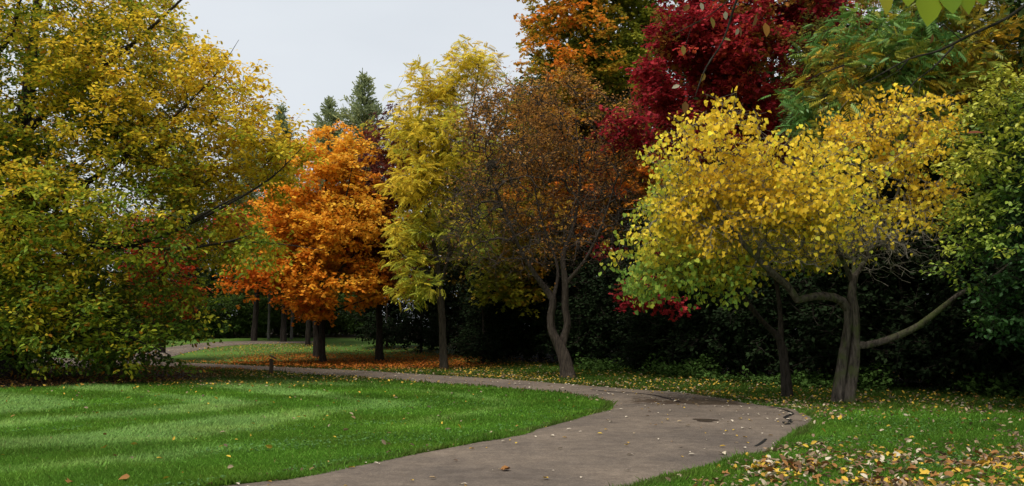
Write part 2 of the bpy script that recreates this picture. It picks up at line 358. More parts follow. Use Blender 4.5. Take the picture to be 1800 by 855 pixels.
class Skeleton:
    def __init__(s, cap=60000):
        s.P = np.zeros((cap, 3)); s.D = np.zeros((cap, 3)); s.par = np.full(cap, -1); s.R = np.zeros(cap); s.n = 0; s.lock = np.zeros(cap, bool)
    def add(s, p, d, par, r=0):
        i = s.n; s.P[i] = p; s.D[i] = d; s.par[i] = par; s.R[i] = r; s.n += 1; return i
    def poly(s, pts, rad, parent=None, seg=.3):
        pts = np.asarray(pts, float); c = catmull(np.column_stack([pts, rad]), 8)
        L = np.sum(np.linalg.norm(np.diff(c[:, :3], axis=0), axis=1)); c = resample(c, max(3, int(L / seg)))
        if parent is None and s.n: parent = int(np.argmin(np.linalg.norm(s.P[:s.n] - c[0, :3], axis=1)))
        p = -1 if parent is None else parent
        for k in range(len(c)):
            d = nrm(c[min(k + 1, len(c) - 1), :3] - c[max(k - 1, 0), :3]); p = s.add(c[k, :3], d, p, c[k, 3]); s.lock[p] = True
        return p
    def grow(s, tips, seg=.35, up=.3, rng=RNG, wob=.06, turn=.6):
        d0 = np.array([np.min(np.linalg.norm(s.P[:s.n] - t, axis=1)) for t in tips]); ends = []
        for t in tips[np.argsort(d0)]:
            v = t - s.P[:s.n]; L = np.sqrt(np.einsum('ij,ij->i', v, v)) + 1e-6; c = np.einsum('ij,ij->i', v, s.D[:s.n]) / L
            i = int(np.argmin(L * (1 + turn - turn * c))); L = L[i]; dr = v[i] / L
            m = max(2, int(L / seg)); e = nrm(dr + np.array([0, 0, up])); p0 = s.P[i]
            p1 = p0 + nrm(s.D[i] * .5 + dr) * L * .35; p2 = t - e * L * .3; p = i; q0 = p0
            for k in range(1, m + 1):
                u = k / m; q = (1 - u) ** 3 * p0 + 3 * u * (1 - u) ** 2 * p1 + 3 * u * u * (1 - u) * p2 + u ** 3 * t
                if k < m: q = q + rng.normal(size=3) * wob * min(L, 2) * .5
                p = s.add(q, nrm(q - q0), p, 0); q0 = q
            ends.append(p)
        return np.array(ends)
    def radii(s, r0=.006, e=2.35):
        A = np.zeros(s.n); leaf = np.ones(s.n, bool); leaf[s.par[1:s.n][s.par[1:s.n] >= 0]] = False
        for i in range(s.n - 1, -1, -1):
            if leaf[i]: A[i] += r0 ** e
            if s.par[i] >= 0: A[s.par[i]] += A[i]
        r = A ** (1 / e); s.R[:s.n] = np.where(s.lock[:s.n] & (s.R[:s.n] > 0), s.R[:s.n], r)
        for i in range(1, s.n):
            if s.par[i] >= 0: s.R[i] = min(s.R[i], s.R[s.par[i]])
def frame(d):                          # rotate z onto d
    d = nrm(d); x, y, z = d[:, 0], d[:, 1], np.maximum(d[:, 2], -.9999); k = 1 / (1 + z)
    U = np.stack([1 - x * x * k, -x * y * k, -x], 1); Vv = np.stack([-x * y * k, 1 - y * y * k, -y], 1); return U, Vv
def tubes(name, P0, P1, D0, D1, r0, r1, sides, rough=0.0):
    th = np.arange(sides) * 2 * math.pi / sides; c, s = np.cos(th), np.sin(th); N = len(P0)
    def ring(P, D, r):
        U, Vv = frame(D); rr = r[:, None] * np.ones(sides)
        if rough: 
            q = P[:, None, :] * np.array([.9, .9, 1.6]) + (np.stack([c, s, 0 * c], 1) * 2.6)[None]
            rr = rr * (1 + rough * noise3(q, 1.7, 3) * smooth((r[:, None] - .03) / .1))
        return P[:, None] + rr[..., None] * (c[None, :, None] * U[:, None] + s[None, :, None] * Vv[:, None])
    V = np.stack([ring(P0, D0, r0), ring(P1, D1, r1)], 1).reshape(-1, 3)
    k = np.arange(sides); f = np.stack([k, (k + 1) % sides, (k + 1) % sides + sides, k + sides], 1)
    lp = ((np.arange(N) * 2 * sides)[:, None, None] + f[None]).ravel()
    return fast_mesh(name, V, lp, np.full(N * sides, 4), None, True)
def skeleton_parts(sk, root, base, bark, thick=.035, extra=None, rough=.17, twig_bark=None):
    n = sk.n; idx = np.arange(n)[sk.par[:n] >= 0]; par = sk.par[idx]
    first = {}
    for i in idx:                       # the thickest child carries on the parent's ring
        p = sk.par[i]
        if p not in first or sk.R[i] > sk.R[first[p]]: first[p] = i
    main = np.array([first[sk.par[i]] == i for i in idx])
    P0, P1 = sk.P[par] - base, sk.P[idx] - base; D1 = sk.D[idx]; D0 = np.where(main[:, None], sk.D[par], sk.D[idx])
    r1 = sk.R[idx]; r0 = np.where(main, sk.R[par], np.minimum(sk.R[par], r1 * 1.15)); big = r1 > thick
    t = link('trunk', tubes('trunk', P0[big], P1[big], D0[big], D1[big], r0[big], r1[big], 18, rough), bark, root)
    sm = ~big; A = [P0[sm], P1[sm], D0[sm], D1[sm], r0[sm], r1[sm]]
    if extra is not None:
        E0, E1, er = extra; A = [np.concatenate([A[0], E0 - base]), np.concatenate([A[1], E1 - base]), np.concatenate([A[2], nrm(E1 - E0)]), np.concatenate([A[3], nrm(E1 - E0)]), np.concatenate([A[4], er]), np.concatenate([A[5], er * .5])]
    if len(A[0]): link('branches', tubes('branches', *A, 4), twig_bark or bark, root, kind='stuff')
    return t

def blob(px, py, Y, rpx, rpy, ry):     # one lobe of a crown: centre at a pixel and distance, radii in pixels and metres
    k = Y / F; return (W(px, py, Y), np.array([rpx * k, ry, rpy * k]))
def sample_blobs(blobs, n, rng, shell=.42, cell=.0, gap=.0, gf=.8, seed=0, zmin=None):
    vol = np.array([np.prod(b[1]) ** .8 for b in blobs]); out = []
    which = rng.choice(len(blobs), n * 3, p=vol / vol.sum())
    d = nrm(rng.normal(size=(n * 3, 3))); r = rng.uniform(size=n * 3) ** shell
    C = np.array([b[0] for b in blobs])[which]; Rr = np.array([b[1] for b in blobs])[which]
    r = r * (1 + .16 * noise3(C * .1 + d * 2.2, 1.6, seed)); p = C + d * Rr * r[:, None]
    keep = np.ones(len(p), bool)
    if gap: keep &= noise3(p * np.array([1, 1, 1.9]), gf, seed + 2) > -1 + gap
    if zmin is not None: keep &= p[:, 2] > zmin + terrain(p[:, 0], p[:, 1])
    p = p[keep]
    if cell:
        key = np.floor(p / cell).astype(int); _, ix = np.unique(key, axis=0, return_index=True); p = p[np.sort(ix)]
    return p[:n]
def pal(t, stops):
    xs_ = [s[0] for s in stops]; return np.stack([np.interp(t, xs_, [s[1][k] for s in stops]) for k in range(3)], -1)

def tree(name, label, cat, base, polys, blobs, tips, per, size, tmpl, color, bark, group=None, twig=(3, .45), mode='flat', up=.3, seg=.4, shell=.42, cell=0, gap=.2, gf=.8,
         seed=1, mat=None, bare_blobs=None, twig_bark=None, r0=.006, flat=.5, rgrow=True, thick=.035, droop=.25, zmin=.25, wob=.06, jitter=.5, spread=1.0, bare=0, turn=.6, leafgap=None):
    rng = np.random.default_rng(seed); base = np.array([base[0], base[1], terrain(base[0], base[1])])
    root = thing(name, label, cat, base, group)
    sk = Skeleton()
    for pts, rad in polys: sk.poly(pts, rad, seg=.22)
    T = sample_blobs(blobs, tips, rng, shell, cell, gap, gf, seed, zmin)
    ends = sk.grow(T, seg, up, rng, wob, turn)
    if bare:                            # leafless twigs
        TB = sample_blobs(bare_blobs or blobs, bare, rng, .6, 0, 0, gf, seed + 5, zmin); sk.grow(TB, seg * .7, up, rng, wob * 1.6, turn)
    sk.radii(r0)
    K, TL = twig; N = len(ends); e = sk.P[ends]; d = sk.D[ends]
    td = nrm(np.repeat(d, K, 0) * .6 + rng.normal(size=(N * K, 3)) * np.array([1, 1, flat]) * .8 * spread)
    tl = TL * rng.uniform(.45, 1.2, N * K); t0 = np.repeat(e, K, 0); t1 = t0 + td * tl[:, None]; t1[:, 2] -= droop * .4 * tl
    tr = np.full(N * K, max(r0 * .6, .003))
    skeleton_parts(sk, root, base, bark, thick, (t0, t1, tr), twig_bark=twig_bark)
    # leaves along the twigs
    M = N * K * per; ti = np.repeat(np.arange(N * K), per); u = rng.uniform(.0, 1.08, M)
    p = t0[ti] + (t1 - t0)[ti] * u[:, None] + rng.normal(size=(M, 3)) * np.array([1, 1, .6]) * TL * .16
    if mode == 'hang':
        a = nrm(np.array([0, 0, -.9]) + rng.normal(size=(M, 3)) * jitter); nn = nrm(rng.normal(size=(M, 3)) * np.array([1, 1, .5]) + np.array([0, -.3, .6]))
    else:
        a = nrm(td[ti] * .6 + rng.normal(size=(M, 3)) * np.array([1, 1, .45]) * .8 + np.array([0, 0, -droop])); nn = nrm(np.array([0, 0, 1.0]) + rng.normal(size=(M, 3)) * jitter)
    zc = p[:, 2] - base[2]; keep = zc > zmin * .5
    if leafgap is not None: keep &= leafgap(p, rng)
    p, a, nn, ti = p[keep], a[keep], nn[keep], ti[keep]; M = len(p)
    col = color(p, np.repeat(rng.uniform(-1, 1, N), K)[ti], rng) * (1 + rng.normal(size=(M, 1)) * .16)
    sz = size * rng.uniform(.65, 1.25, M)
    link('crown', leaf_mesh('crown', p - base, a, nn, sz, np.clip(col, .004, .9), tmpl), mat or LEAF, root, kind='stuff')
    root['_n'] = M
    del root['_n']
    return root, (p, a, nn, sz, col)

YEL, GOLD, ORG, DORG, LIME, GRN, DGRN, RED, CRIM, BRN, PURP = (np.array(c) for c in [(.60, .37, .03), (.52, .27, .02), (.62, .22, .02), (.48, .12, .012), (.33, .36, .04), (.075, .12, .015), (.028, .055, .012), (.42, .04, .02), (.27, .012, .022), (.19, .085, .025), (.10, .022, .028)])

# ---- the great beech at the left
k = 31.5 / F
bY = 31.5; b0 = np.array([BEECH[0], BEECH[1], 0])
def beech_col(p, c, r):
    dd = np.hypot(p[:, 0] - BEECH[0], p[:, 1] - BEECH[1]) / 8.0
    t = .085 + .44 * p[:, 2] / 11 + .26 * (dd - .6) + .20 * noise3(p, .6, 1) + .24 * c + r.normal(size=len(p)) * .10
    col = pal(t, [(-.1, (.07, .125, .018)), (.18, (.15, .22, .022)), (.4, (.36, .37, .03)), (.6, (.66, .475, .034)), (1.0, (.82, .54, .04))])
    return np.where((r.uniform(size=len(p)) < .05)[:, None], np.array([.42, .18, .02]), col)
BP = []
BP.append(([b0 + (0, 0, -.1), b0 + (.1, 0, 1.5), b0 + (0.2, .1, 4), b0 + (.1, 0, 8), b0 + (.3, 0, 12), b0 + (.2, .2, 15)], [.55, .42, .36, .26, .16, .05]))
for e in [(130, 446, 30), (85, 470, 31)]: pass
BP.append(([W(40, 500, 31.3), W(130, 445, 29.5), W(200, 420, 28.8), (W(262, 396, 28.4)), W(330, 385, 28)], [.17, .13, .1, .075, .03]))
BP.append(([W(150, 437, 29.2), W(220, 432, 28.6), W(300, 410, 28.2), W(360, 375, 27.8), W(420, 345, 27.6)], [.09, .075, .06, .045, .02]))
BP.append(([W(200, 432, 28.8), W(300, 438, 28.2), W(400, 425, 27.8), W(470, 400, 27.5)], [.055, .045, .032, .015]))
BP.append(([W(35, 380, 31.2), W(110, 345, 30), W(200, 290, 29), W(300, 210, 28.4), W(380, 130, 28), W(420, 70, 28)], [.16, .11, .075, .045, .02, .006]))
BP.append(([W(30, 250, 31.2), W(110, 170, 30), W(230, 80, 29.4), W(340, -20, 29)], [.14, .1, .065, .03]))
BP.append(([W(30, 330, 31), W(-40, 160, 29.6), W(20, 60, 28.8), W(40, -40, 28.4)], [.13, .1, .07, .04]))
BP.append(([W(40, 520, 31), W(110, 545, 29), W(200, 580, 27.5), W(300, 625, 26.6)], [.1, .07, .045, .02]))
BP.append(([W(300, 410, 28.2), W(400, 360, 28), W(480, 310, 27.8), W(540, 250, 27.6)], [.05, .04, .025, .008]))
BP.append(([W(400, 425, 27.8), W(480, 428, 27.7), W(570, 440, 27.6)], [.032, .02, .006]))
BP.append(([W(30, 440, 31), W(-150, 400, 28.5), W(-260, 330, 27.5)], [.14, .1, .04]))
BP.append(([W(40, 420, 31.5), W(100, 340, 35), W(180, 250, 37.5)], [.14, .1, .04]))
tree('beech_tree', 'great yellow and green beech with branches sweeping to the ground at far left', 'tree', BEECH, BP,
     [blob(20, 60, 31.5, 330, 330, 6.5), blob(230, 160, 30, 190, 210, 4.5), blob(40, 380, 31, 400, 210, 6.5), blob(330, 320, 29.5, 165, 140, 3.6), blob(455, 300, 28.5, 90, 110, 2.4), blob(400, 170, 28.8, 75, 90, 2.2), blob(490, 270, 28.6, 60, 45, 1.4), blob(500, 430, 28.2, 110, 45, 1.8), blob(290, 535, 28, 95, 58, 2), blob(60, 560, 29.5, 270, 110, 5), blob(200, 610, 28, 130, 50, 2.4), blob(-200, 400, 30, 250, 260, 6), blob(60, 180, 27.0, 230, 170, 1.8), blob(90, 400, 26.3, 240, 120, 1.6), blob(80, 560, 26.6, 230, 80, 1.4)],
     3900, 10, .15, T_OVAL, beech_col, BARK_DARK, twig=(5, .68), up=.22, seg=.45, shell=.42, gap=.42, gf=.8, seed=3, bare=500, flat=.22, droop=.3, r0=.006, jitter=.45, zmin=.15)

# ---- yellow redbuds at the bend
rb = np.array([*REDBUD, 0]); RY = rb[1]
def rp(px, py, dy=0): return W(px, py, RY + dy)
RP = [([rp(1472, 716), rp(1474, 690), rp(1479, 650, .02), rp(1487, 600, .05), rp(1492, 560), rp(1487, 537, -.05), rp(1468, 524, -.15), rp(1435, 521, -.3), rp(1402, 528, -.45)], [.165, .125, .105, .095, .095, .1, .095, .085, .075]),
      ([rp(1402, 529, -.45), rp(1385, 503, -.6), rp(1360, 482, -.8), rp(1335, 458, -1), rp(1300, 420, -1.1), rp(1260, 360, -1.2), rp(1230, 290, -1.1)], [.08, .085, .08, .065, .05, .035, .015]),
      ([rp(1491, 714, .0), rp(1492, 690, .0), rp(1501, 640, .04), rp(1503, 590, .1), rp(1502, 545, .12), rp(1497, 515, .15), rp(1503, 485, .2)], [.17, .135, .115, .105, .095, .09, .075]),
      ([rp(1500, 500, .2), rp(1480, 455, .1), rp(1450, 400, -.2), rp(1420, 330, -.5), rp(1400, 260, -.7)], [.06, .05, .04, .028, .012]),
      ([rp(1503, 487, .2), rp(1525, 450, .4), rp(1560, 390, .6), rp(1590, 300, .7), rp(1610, 220, .6)], [.06, .05, .04, .028, .012]),
      ([rp(1501, 495, .2), rp(1500, 430, .9), rp(1490, 340, 1.4), rp(1500, 250, 1.5)], [.055, .04, .03, .012]),
      ([rp(1503, 608, .1), rp(1525, 607, 0), rp(1560, 598, -.15), rp(1610, 576, -.4), rp(1650, 546, -.6), rp(1692, 514, -.8), rp(1745, 488, -.9), rp(1800, 440, -1)], [.085, .075, .072, .068, .06, .05, .035, .015])]
def rb_col(p, c, r):
    g = noise3(p, .7, 2) + .5 * c + r.normal(size=len(p)) * .35 - 1.25 + 1.5 * smooth((3.0 - p[:, 2]) / 1.5) + 1.6 * smooth((3.4 - p[:, 0]) / 1.6) * smooth((4.6 - p[:, 2]) / 2) + .8 * smooth((3.9 - p[:, 0]) / .8)
    return pal(g, [(-2.0, (.78, .47, .03)), (-1.0, (.88, .62, .05)), (-.2, (.85, .66, .06)), (.35, (.46, .50, .06)), (1.2, (.22, .36, .05))])
rbt, RBL = tree('redbud_tree', 'gnarled twin stemmed tree with heart shaped yellow leaves and long low limb beside the bend', 'tree', REDBUD, RP,
     [blob(1260, 310, RY - 1.2, 140, 118, 1.7), blob(1400, 335, RY - .6, 120, 85, 1.8), blob(1545, 258, RY + .1, 125, 105, 1.9), blob(1620, 290, RY + .2, 85, 100, 1.5), blob(1350, 400, RY - .6, 190, 70, 1.7), blob(1500, 400, RY + .1, 130, 70, 1.6), blob(1185, 360, RY - 1.0, 75, 80, 1.3)],
     1450, 3, .088, T_HEART, rb_col, BARK_GREY, twig=(4, .42), mode='hang', up=.5, seg=.22, shell=.45, gap=1.02, gf=1.7, seed=7, r0=.0060, bare=1100, wob=.14, jitter=.55, spread=1.0, twig_bark=TWIG_PALE, bare_blobs=[blob(1500, 410, RY - .2, 170, 75, 1.7), blob(1400, 420, RY - .6, 120, 60, 1.5), blob(1580, 440, RY + .1, 110, 65, 1.4)],
     leafgap=lambda p, r: r.uniform(size=len(p)) < 1 - .93 * smooth((3.95 + .3 * noise3(p, 1.1, 3) - p[:, 2]) / .9) * smooth((p[:, 0] - 3.6) / 1.4))
R2 = hit(1382, 699)[:2]; R2Y = R2[1]
def r2(px, py, dy=0): return W(px, py, R2Y + dy)
tree('redbud_tree', 'slim dark trunked tree with green and yellow leaves left of the gnarled one', 'tree', R2,
     [([r2(1384, 705), r2(1383, 680), r2(1378, 630), r2(1371, 598), r2(1350, 575, -.1), r2(1325, 548, -.3), r2(1290, 505, -.5), r2(1250, 470, -.7), r2(1200, 440, -.8)], [.15, .12, .1, .095, .06, .05, .045, .035, .015]),
      ([r2(1372, 600), r2(1372, 560, .1), r2(1365, 500, .3), r2(1345, 430, .4), r2(1320, 380, .5)], [.08, .06, .05, .035, .015]),
      ([r2(1345, 570, -.1), r2(1310, 520, .4), r2(1270, 440, .8)], [.04, .03, .012])],
     [blob(1200, 470, R2Y - 1.6, 130, 60, 1.5), blob(1300, 420, R2Y, 140, 65, 1.8), blob(1110, 400, R2Y - .8, 40, 30, .7), blob(1180, 520, R2Y - .4, 70, 25, 1), blob(1420, 430, R2Y + .2, 110, 40, 1.3)],
     800, 3, .095, T_HEART, lambda p, c, r: pal(.62 * noise3(p, .7, 4) + .4 * c + r.normal(size=len(p)) * .25 - .55 * smooth((p[:, 2] - 2.6) / 1.5), [(-1, (.66, .5, .04)), (-.4, (.38, .42, .05)), (.1, (.2, .32, .05)), (1, (.12, .22, .04))]),
     BARK_DARK, twig=(4, .42), mode='hang', up=.35, seg=.25, gap=.5, gf=1.3, seed=9, r0=.004, bare=260, wob=.12)

# ---- brown crab apple
CB = hit(997, 665)[:2]; CY = CB[1]
def cp(px, py, dy=0): return W(px, py, CY + dy)
tree('crab_apple_tree', 'forked brown twiggy tree with sparse coppery leaves at centre behind the path', 'tree', CB,
     [([cp(998, 668), cp(997, 650), cp(991, 625), cp(982, 605), cp(970, 582), cp(968, 555), cp(972, 530), cp(962, 512), cp(945, 490, -.2), cp(915, 440, -.6), cp(890, 380, -.9), cp(860, 300, -1)], [.3, .23, .2, .17, .14, .125, .115, .1, .08, .06, .045, .015]),
      ([cp(985, 618, .1), cp(990, 600, .1), cp(997, 570, .1), cp(993, 540, .1), cp(994, 500, .1), cp(990, 450, .2), cp(1010, 390, .5), cp(1020, 300, .6), cp(1010, 200, .6)], [.17, .14, .115, .11, .105, .085, .06, .04, .015]),
      ([cp(994, 500, .1), cp(1030, 455, -.3), cp(1060, 390, -.6), cp(1085, 310, -.9)], [.07, .055, .04, .015]),
      ([cp(972, 528), cp(980, 470, .6), cp(950, 380, 1.5), cp(930, 280, 2)], [.07, .05, .04, .015])],
     [blob(960, 290, CY, 165, 170, 3.0), blob(860, 310, CY - .3, 85, 130, 2.2), blob(1065, 300, CY, 85, 140, 2.4), blob(945, 420, CY - .4, 200, 75, 2.8), blob(950, 180, CY, 120, 75, 2), blob(850, 200, CY, 60, 60, 1.4), blob(812, 390, CY - .6, 62, 90, 1.6), blob(825, 270, CY - .3, 50, 80, 1.4), blob(1090, 220, CY, 60, 70, 1.6)],
     1700, 3, .09, T_OVAL, lambda p, c, r: pal(.6 * c + r.normal(size=len(p)) * .4 + .15 * (p[:, 2] - 6), [(-1, (.2, .085, .028)), (0, (.34, .15, .035)), (1.2, (.52, .26, .06))]),
     bark_material('bark_crab', (.03, .022, .017), (.095, .073, .056)), twig=(4, .5), up=.25, seg=.3, shell=.5, gap=.35, gf=1.1, seed=12, r0=.0066, bare=1900, wob=.17, jitter=.9, spread=1.2, flat=1,
     leafgap=lambda p, r: r.uniform(size=len(p)) < .12 + .88 * smooth((p[:, 2] - 5.2) / 2.6))

# ---- yellow ash-like tree
AB = hit(780, 650)[:2]; AY = AB[1]
def ap(px, py, dy=0): return W(px, py, AY + dy)
tree('ash_tree', 'tall lemon yellow tree with feathery drooping leaves between orange and brown trees', 'tree', AB,
     [([ap(780, 654), ap(780, 630), ap(777, 570), ap(772, 500), ap(765, 440, .1), ap(740, 340, .2), ap(735, 230, .2), ap(745, 130, .2)], [.2, .16, .14, .125, .085, .06, .045, .015]),
      ([ap(773, 505), ap(790, 440, -.1), ap(800, 330, -.3), ap(830, 200, -.4), ap(845, 90, -.4)], [.09, .07, .05, .035, .012]),
      ([ap(770, 480), ap(730, 470, -.6), ap(700, 440, -1)], [.05, .035, .012]), ([ap(775, 520), ap(745, 500, .4), ap(725, 500, .6)], [.035, .025, .01])],
     [blob(770, 160, AY, 75, 45, 1.8), blob(835, 120, AY, 45, 50, 1.4), blob(735, 225, AY - .2, 75, 40, 1.9), blob(790, 260, AY, 85, 80, 2.2), blob(740, 320, AY - .2, 55, 45, 1.8), blob(725, 420, AY - .5, 50, 55, 1.6), blob(735, 500, AY - .4, 48, 28, 1.1), blob(800, 400, AY + .2, 70, 80, 1.9)],
     760, 3, .34, T_PINNATE, lambda p, c, r: pal(.5 * noise3(p, .6, 3) + .5 * c + r.normal(size=len(p)) * .2 + .5 * smooth((6 - p[:, 2]) / 4), [(-1, (.78, .54, .05)), (-.1, (.76, .58, .05)), (.5, (.55, .54, .06)), (1.2, (.32, .40, .06))]),
     BARK_BROWN, twig=(3, .45), up=.5, seg=.35, shell=.55, gap=.35, gf=1.0, seed=15, r0=.006, droop=.15, wob=.1, jitter=.35)

# ---- orange maples
MB = MAPLE; MY = MB[1]
def mp_(px, py, dy=0): return W(px, py, MY + dy)
def org_col(p, c, r): return pal(.55 * noise3(p, .55, 5) + .45 * c + r.normal(size=len(p)) * .25 + .1 * (4.5 - p[:, 2]) * .4, [(-1.1, (.90, .50, .05)), (-.3, (.92, .40, .035)), (.5, (.90, .30, .025)), (1.2, (.76, .18, .018))])
tree('maple_tree', 'bright orange maple with rounded crown and thin trunk behind the small wooden post', 'tree', MB,
     [([mp_(568, 642), mp_(567, 620), mp_(566, 570), mp_(566, 520), mp_(564, 440), mp_(572, 340), mp_(578, 250)], [.19, .135, .125, .11, .09, .06, .015]),
      ([mp_(566, 530), mp_(530, 480, -.5), mp_(480, 450, -1), mp_(430, 450, -1.3)], [.07, .055, .04, .015]), ([mp_(566, 520), mp_(610, 460, -.4), mp_(650, 430, -.8)], [.07, .05, .015]),
      ([mp_(565, 480), mp_(545, 400, .6), mp_(520, 320, 1)], [.07, .05, .015]), ([mp_(566, 470), mp_(600, 380, -1), mp_(620, 290, -1.6)], [.07, .05, .015]),
      ([mp_(566, 560), mp_(545, 540, -.6), mp_(520, 530, -1)], [.04, .03, .012]), ([mp_(566, 555), mp_(620, 535, -.5), mp_(650, 525, -.8)], [.04, .03, .012])],
     [blob(575, 300, MY, 90, 80, 2.4), blob(590, 390, MY, 110, 90, 2.9), blob(520, 370, MY - .2, 55, 70, 2.2), blob(530, 440, MY - .3, 70, 60, 2.5), blob(460, 475, MY - .8, 65, 38, 1.6), blob(560, 490, MY - .6, 115, 55, 2.8), blob(640, 500, MY - .4, 45, 45, 1.8), blob(545, 545, MY - .8, 45, 20, 1.3)],
     1300, 8, .17, T_STAR, org_col, BARK_DARK, twig=(4, .5), up=.35, seg=.4, shell=.46, gap=.45, gf=1.0, seed=21, flat=.5, droop=.25, jitter=.5)
M2 = hit(556, 629)[:2]
tree('maple_tree', 'second orange maple right behind the bright one, mostly hidden with dark trunk', 'tree', M2,
     [([W(557, 632, M2[1]), W(557, 600, M2[1]), W(556, 540, M2[1]), W(580, 430, M2[1]), W(610, 330, M2[1])], [.22, .16, .15, .1, .02])],
     [blob(640, 420, M2[1], 75, 110, 2.6), blob(560, 420, M2[1] + .5, 130, 90, 2.6)], 500, 7, .18, T_STAR, lambda p, c, r: org_col(p, c, r) * np.array([.85, .7, .8]), BARK_DARK, twig=(4, .55), seed=22, gap=.2, flat=.4)
M3 = hit(667, 636)[:2]
tree('maple_tree', 'tree with straight dark trunk and rusty orange leaves right of the bright orange maple', 'tree', M3,
     [([W(667, 640, M3[1]), W(667, 600, M3[1]), W(666, 530, M3[1]), W(670, 430, M3[1]), W(690, 300, M3[1])], [.23, .16, .14, .1, .02])],
     [blob(690, 330, M3[1], 60, 130, 2.4), blob(670, 450, M3[1], 75, 70, 2.2), blob(700, 480, M3[1] - .5, 60, 50, 2)], 500, 7, .17, T_STAR,
     lambda p, c, r: pal(c + .15 * (p[:, 2] - 7), [(-1, (.40, .13, .015)), (0, (.22, .05, .02)), (1, (.13, .035, .025))]), BARK_DARK, twig=(4, .5), seed=23, gap=.3, flat=.5)

# ---- tall orange and green maple, crimson maple, green-gold tree behind the redbuds
TB = np.array([W(1010, 640, 42)[0], 42.0]); ty = 42.0
tree('maple_tree', 'tall maple turning orange over green behind the brown tree', 'tree', TB,
     [([W(1015, 660, ty), W(1015, 560, ty), W(1012, 400, ty), W(1020, 200, ty), W(1040, 0, ty), W(1050, -150, ty)], [.38, .3, .25, .2, .12, .03])],
     [blob(1010, 60, ty, 105, 110, 3.2), blob(985, 190, ty - .5, 95, 110, 3), blob(1080, 130, ty, 105, 130, 3.2), blob(1040, -80, ty, 130, 90, 3.4), blob(1050, 300, ty, 140, 110, 3.2), blob(960, 400, ty - .5, 150, 90, 2.8), blob(900, 500, ty - 1, 65, 42, 2), blob(1130, 20, ty + 1, 70, 100, 3)],
     2300, 8, .18, T_STAR, lambda p, c, r: pal(.18 + .8 * noise3(p, .5, 6) - .75 * smooth((9.5 - p[:, 2]) / 4) + .45 * c + r.normal(size=len(p)) * .15, [(-1.2, (.17, .21, .025)), (-.3, (.30, .28, .026)), (.25, (.52, .26, .026)), (.7, (.72, .24, .025)), (1.4, (.72, .17, .02))]),
     BARK_DARK, twig=(4, .6), up=.4, seg=.5, shell=.4, gap=.2, seed=31, flat=.4)
XB = np.array([W(1330, 640, 31)[0], 31.0]); xy = 31.0
tree('maple_tree', 'deep crimson maple towering behind the yellow redbud', 'tree', XB,
     [([W(1330, 680, xy), W(1330, 560, xy), W(1325, 400, xy), W(1320, 200, xy), W(1320, 0, xy)], [.3, .24, .2, .14, .03])],
     [blob(1260, 130, xy, 130, 130, 2.8), blob(1350, 60, xy, 150, 150, 3), blob(1450, 60, xy + .5, 90, 130, 2.6), blob(1200, 60, xy, 70, 80, 2.2), blob(1110, 230, xy - 1, 62, 36, 1.4), blob(1150, 150, xy - .6, 60, 40, 1.4), blob(1290, 240, xy, 150, 70, 2.6), blob(1300, -80, xy, 150, 90, 2.8), blob(1120, 440, xy - .5, 70, 45, 1.6), blob(1150, 510, xy - .6, 65, 40, 1.5)],
     1700, 8, .145, T_STAR, lambda p, c, r: np.where((c + .6 * noise3(p, .8, 9) > 1.02)[:, None], pal(r.uniform(size=len(p)), [(0, (.2, .15, .03)), (1, (.42, .14, .03))]), pal(.5 * noise3(p, .7, 7) + .5 * c + r.normal(size=len(p)) * .35, [(-1.2, (.13, .012, .014)), (-.2, (.27, .016, .024)), (.6, (.43, .032, .042)), (1.4, (.55, .09, .035))])),
     BARK_DARK, twig=(4, .48), up=.3, seg=.45, shell=.46, gap=.92, gf=1.25, seed=33, flat=.4)
GB = np.array([W(1620, 640, 26.5)[0], 26.5]); gy_ = 26.5
tree('walnut_tree', 'tree with green and gold feathery leaves above the yellow redbud', 'tree', GB,
     [([W(1640, 700, gy_), W(1650, 560, gy_), W(1660, 400, gy_), W(1690, 200, gy_), W(1700, 60, gy_), W(1710, -60, gy_)], [.25, .2, .16, .12, .07, .02]),
      ([W(1690, 200, gy_), W(1600, 150, gy_ - 1), W(1520, 110, gy_ - 1.8), W(1440, 130, gy_ - 2)], [.08, .05, .035, .012])],
     [blob(1520, 100, gy_ - 1.2, 110, 80, 2), blob(1640, 90, gy_ - .6, 120, 110, 2.2), blob(1450, 190, gy_ - 1.2, 75, 50, 1.5), blob(1740, 110, gy_, 90, 140, 2.2), blob(1620, 220, gy_ - .5, 110, 60, 2), blob(1660, -50, gy_, 180, 70, 2.4)],
     800, 2, .40, T_PINNATE, lambda p, c, r: pal(.1 + .7 * noise3(p, .8, 8) + .6 * c + r.normal(size=len(p)) * .12 + .35 * (p[:, 0] - 11) * .25, [(-1.2, (.08, .19, .045)), (0, (.12, .23, .045)), (.5, (.32, .30, .035)), (1.0, (.66, .38, .03))]),
     BARK_DARK, twig=(3, .45), up=.3, seg=.4, shell=.45, gap=.25, gf=1, seed=35, droop=.2, mat=LEAF_GLOSS)
tree('ornamental_tree', 'thin olive green tree between the crimson maple and green feathery tree', 'tree', [W(1450, 640, 28.5)[0], 28.5],
     [([W(1450, 690, 28.5), W(1452, 500, 28.5), W(1450, 300, 28.5), W(1440, 60, 28.5)], [.14, .11, .08, .02])],
     [blob(1450, 130, 28, 70, 120, 1.3), blob(1440, 230, 28, 60, 60, 1.2)], 230, 6, .10, T_OVAL,
     lambda p, c, r: pal(c, [(-1, (.06, .085, .02)), (.3, (.16, .14, .025)), (1, (.35, .22, .03))]), BARK_DARK, twig=(4, .4), seed=36, gap=.3)
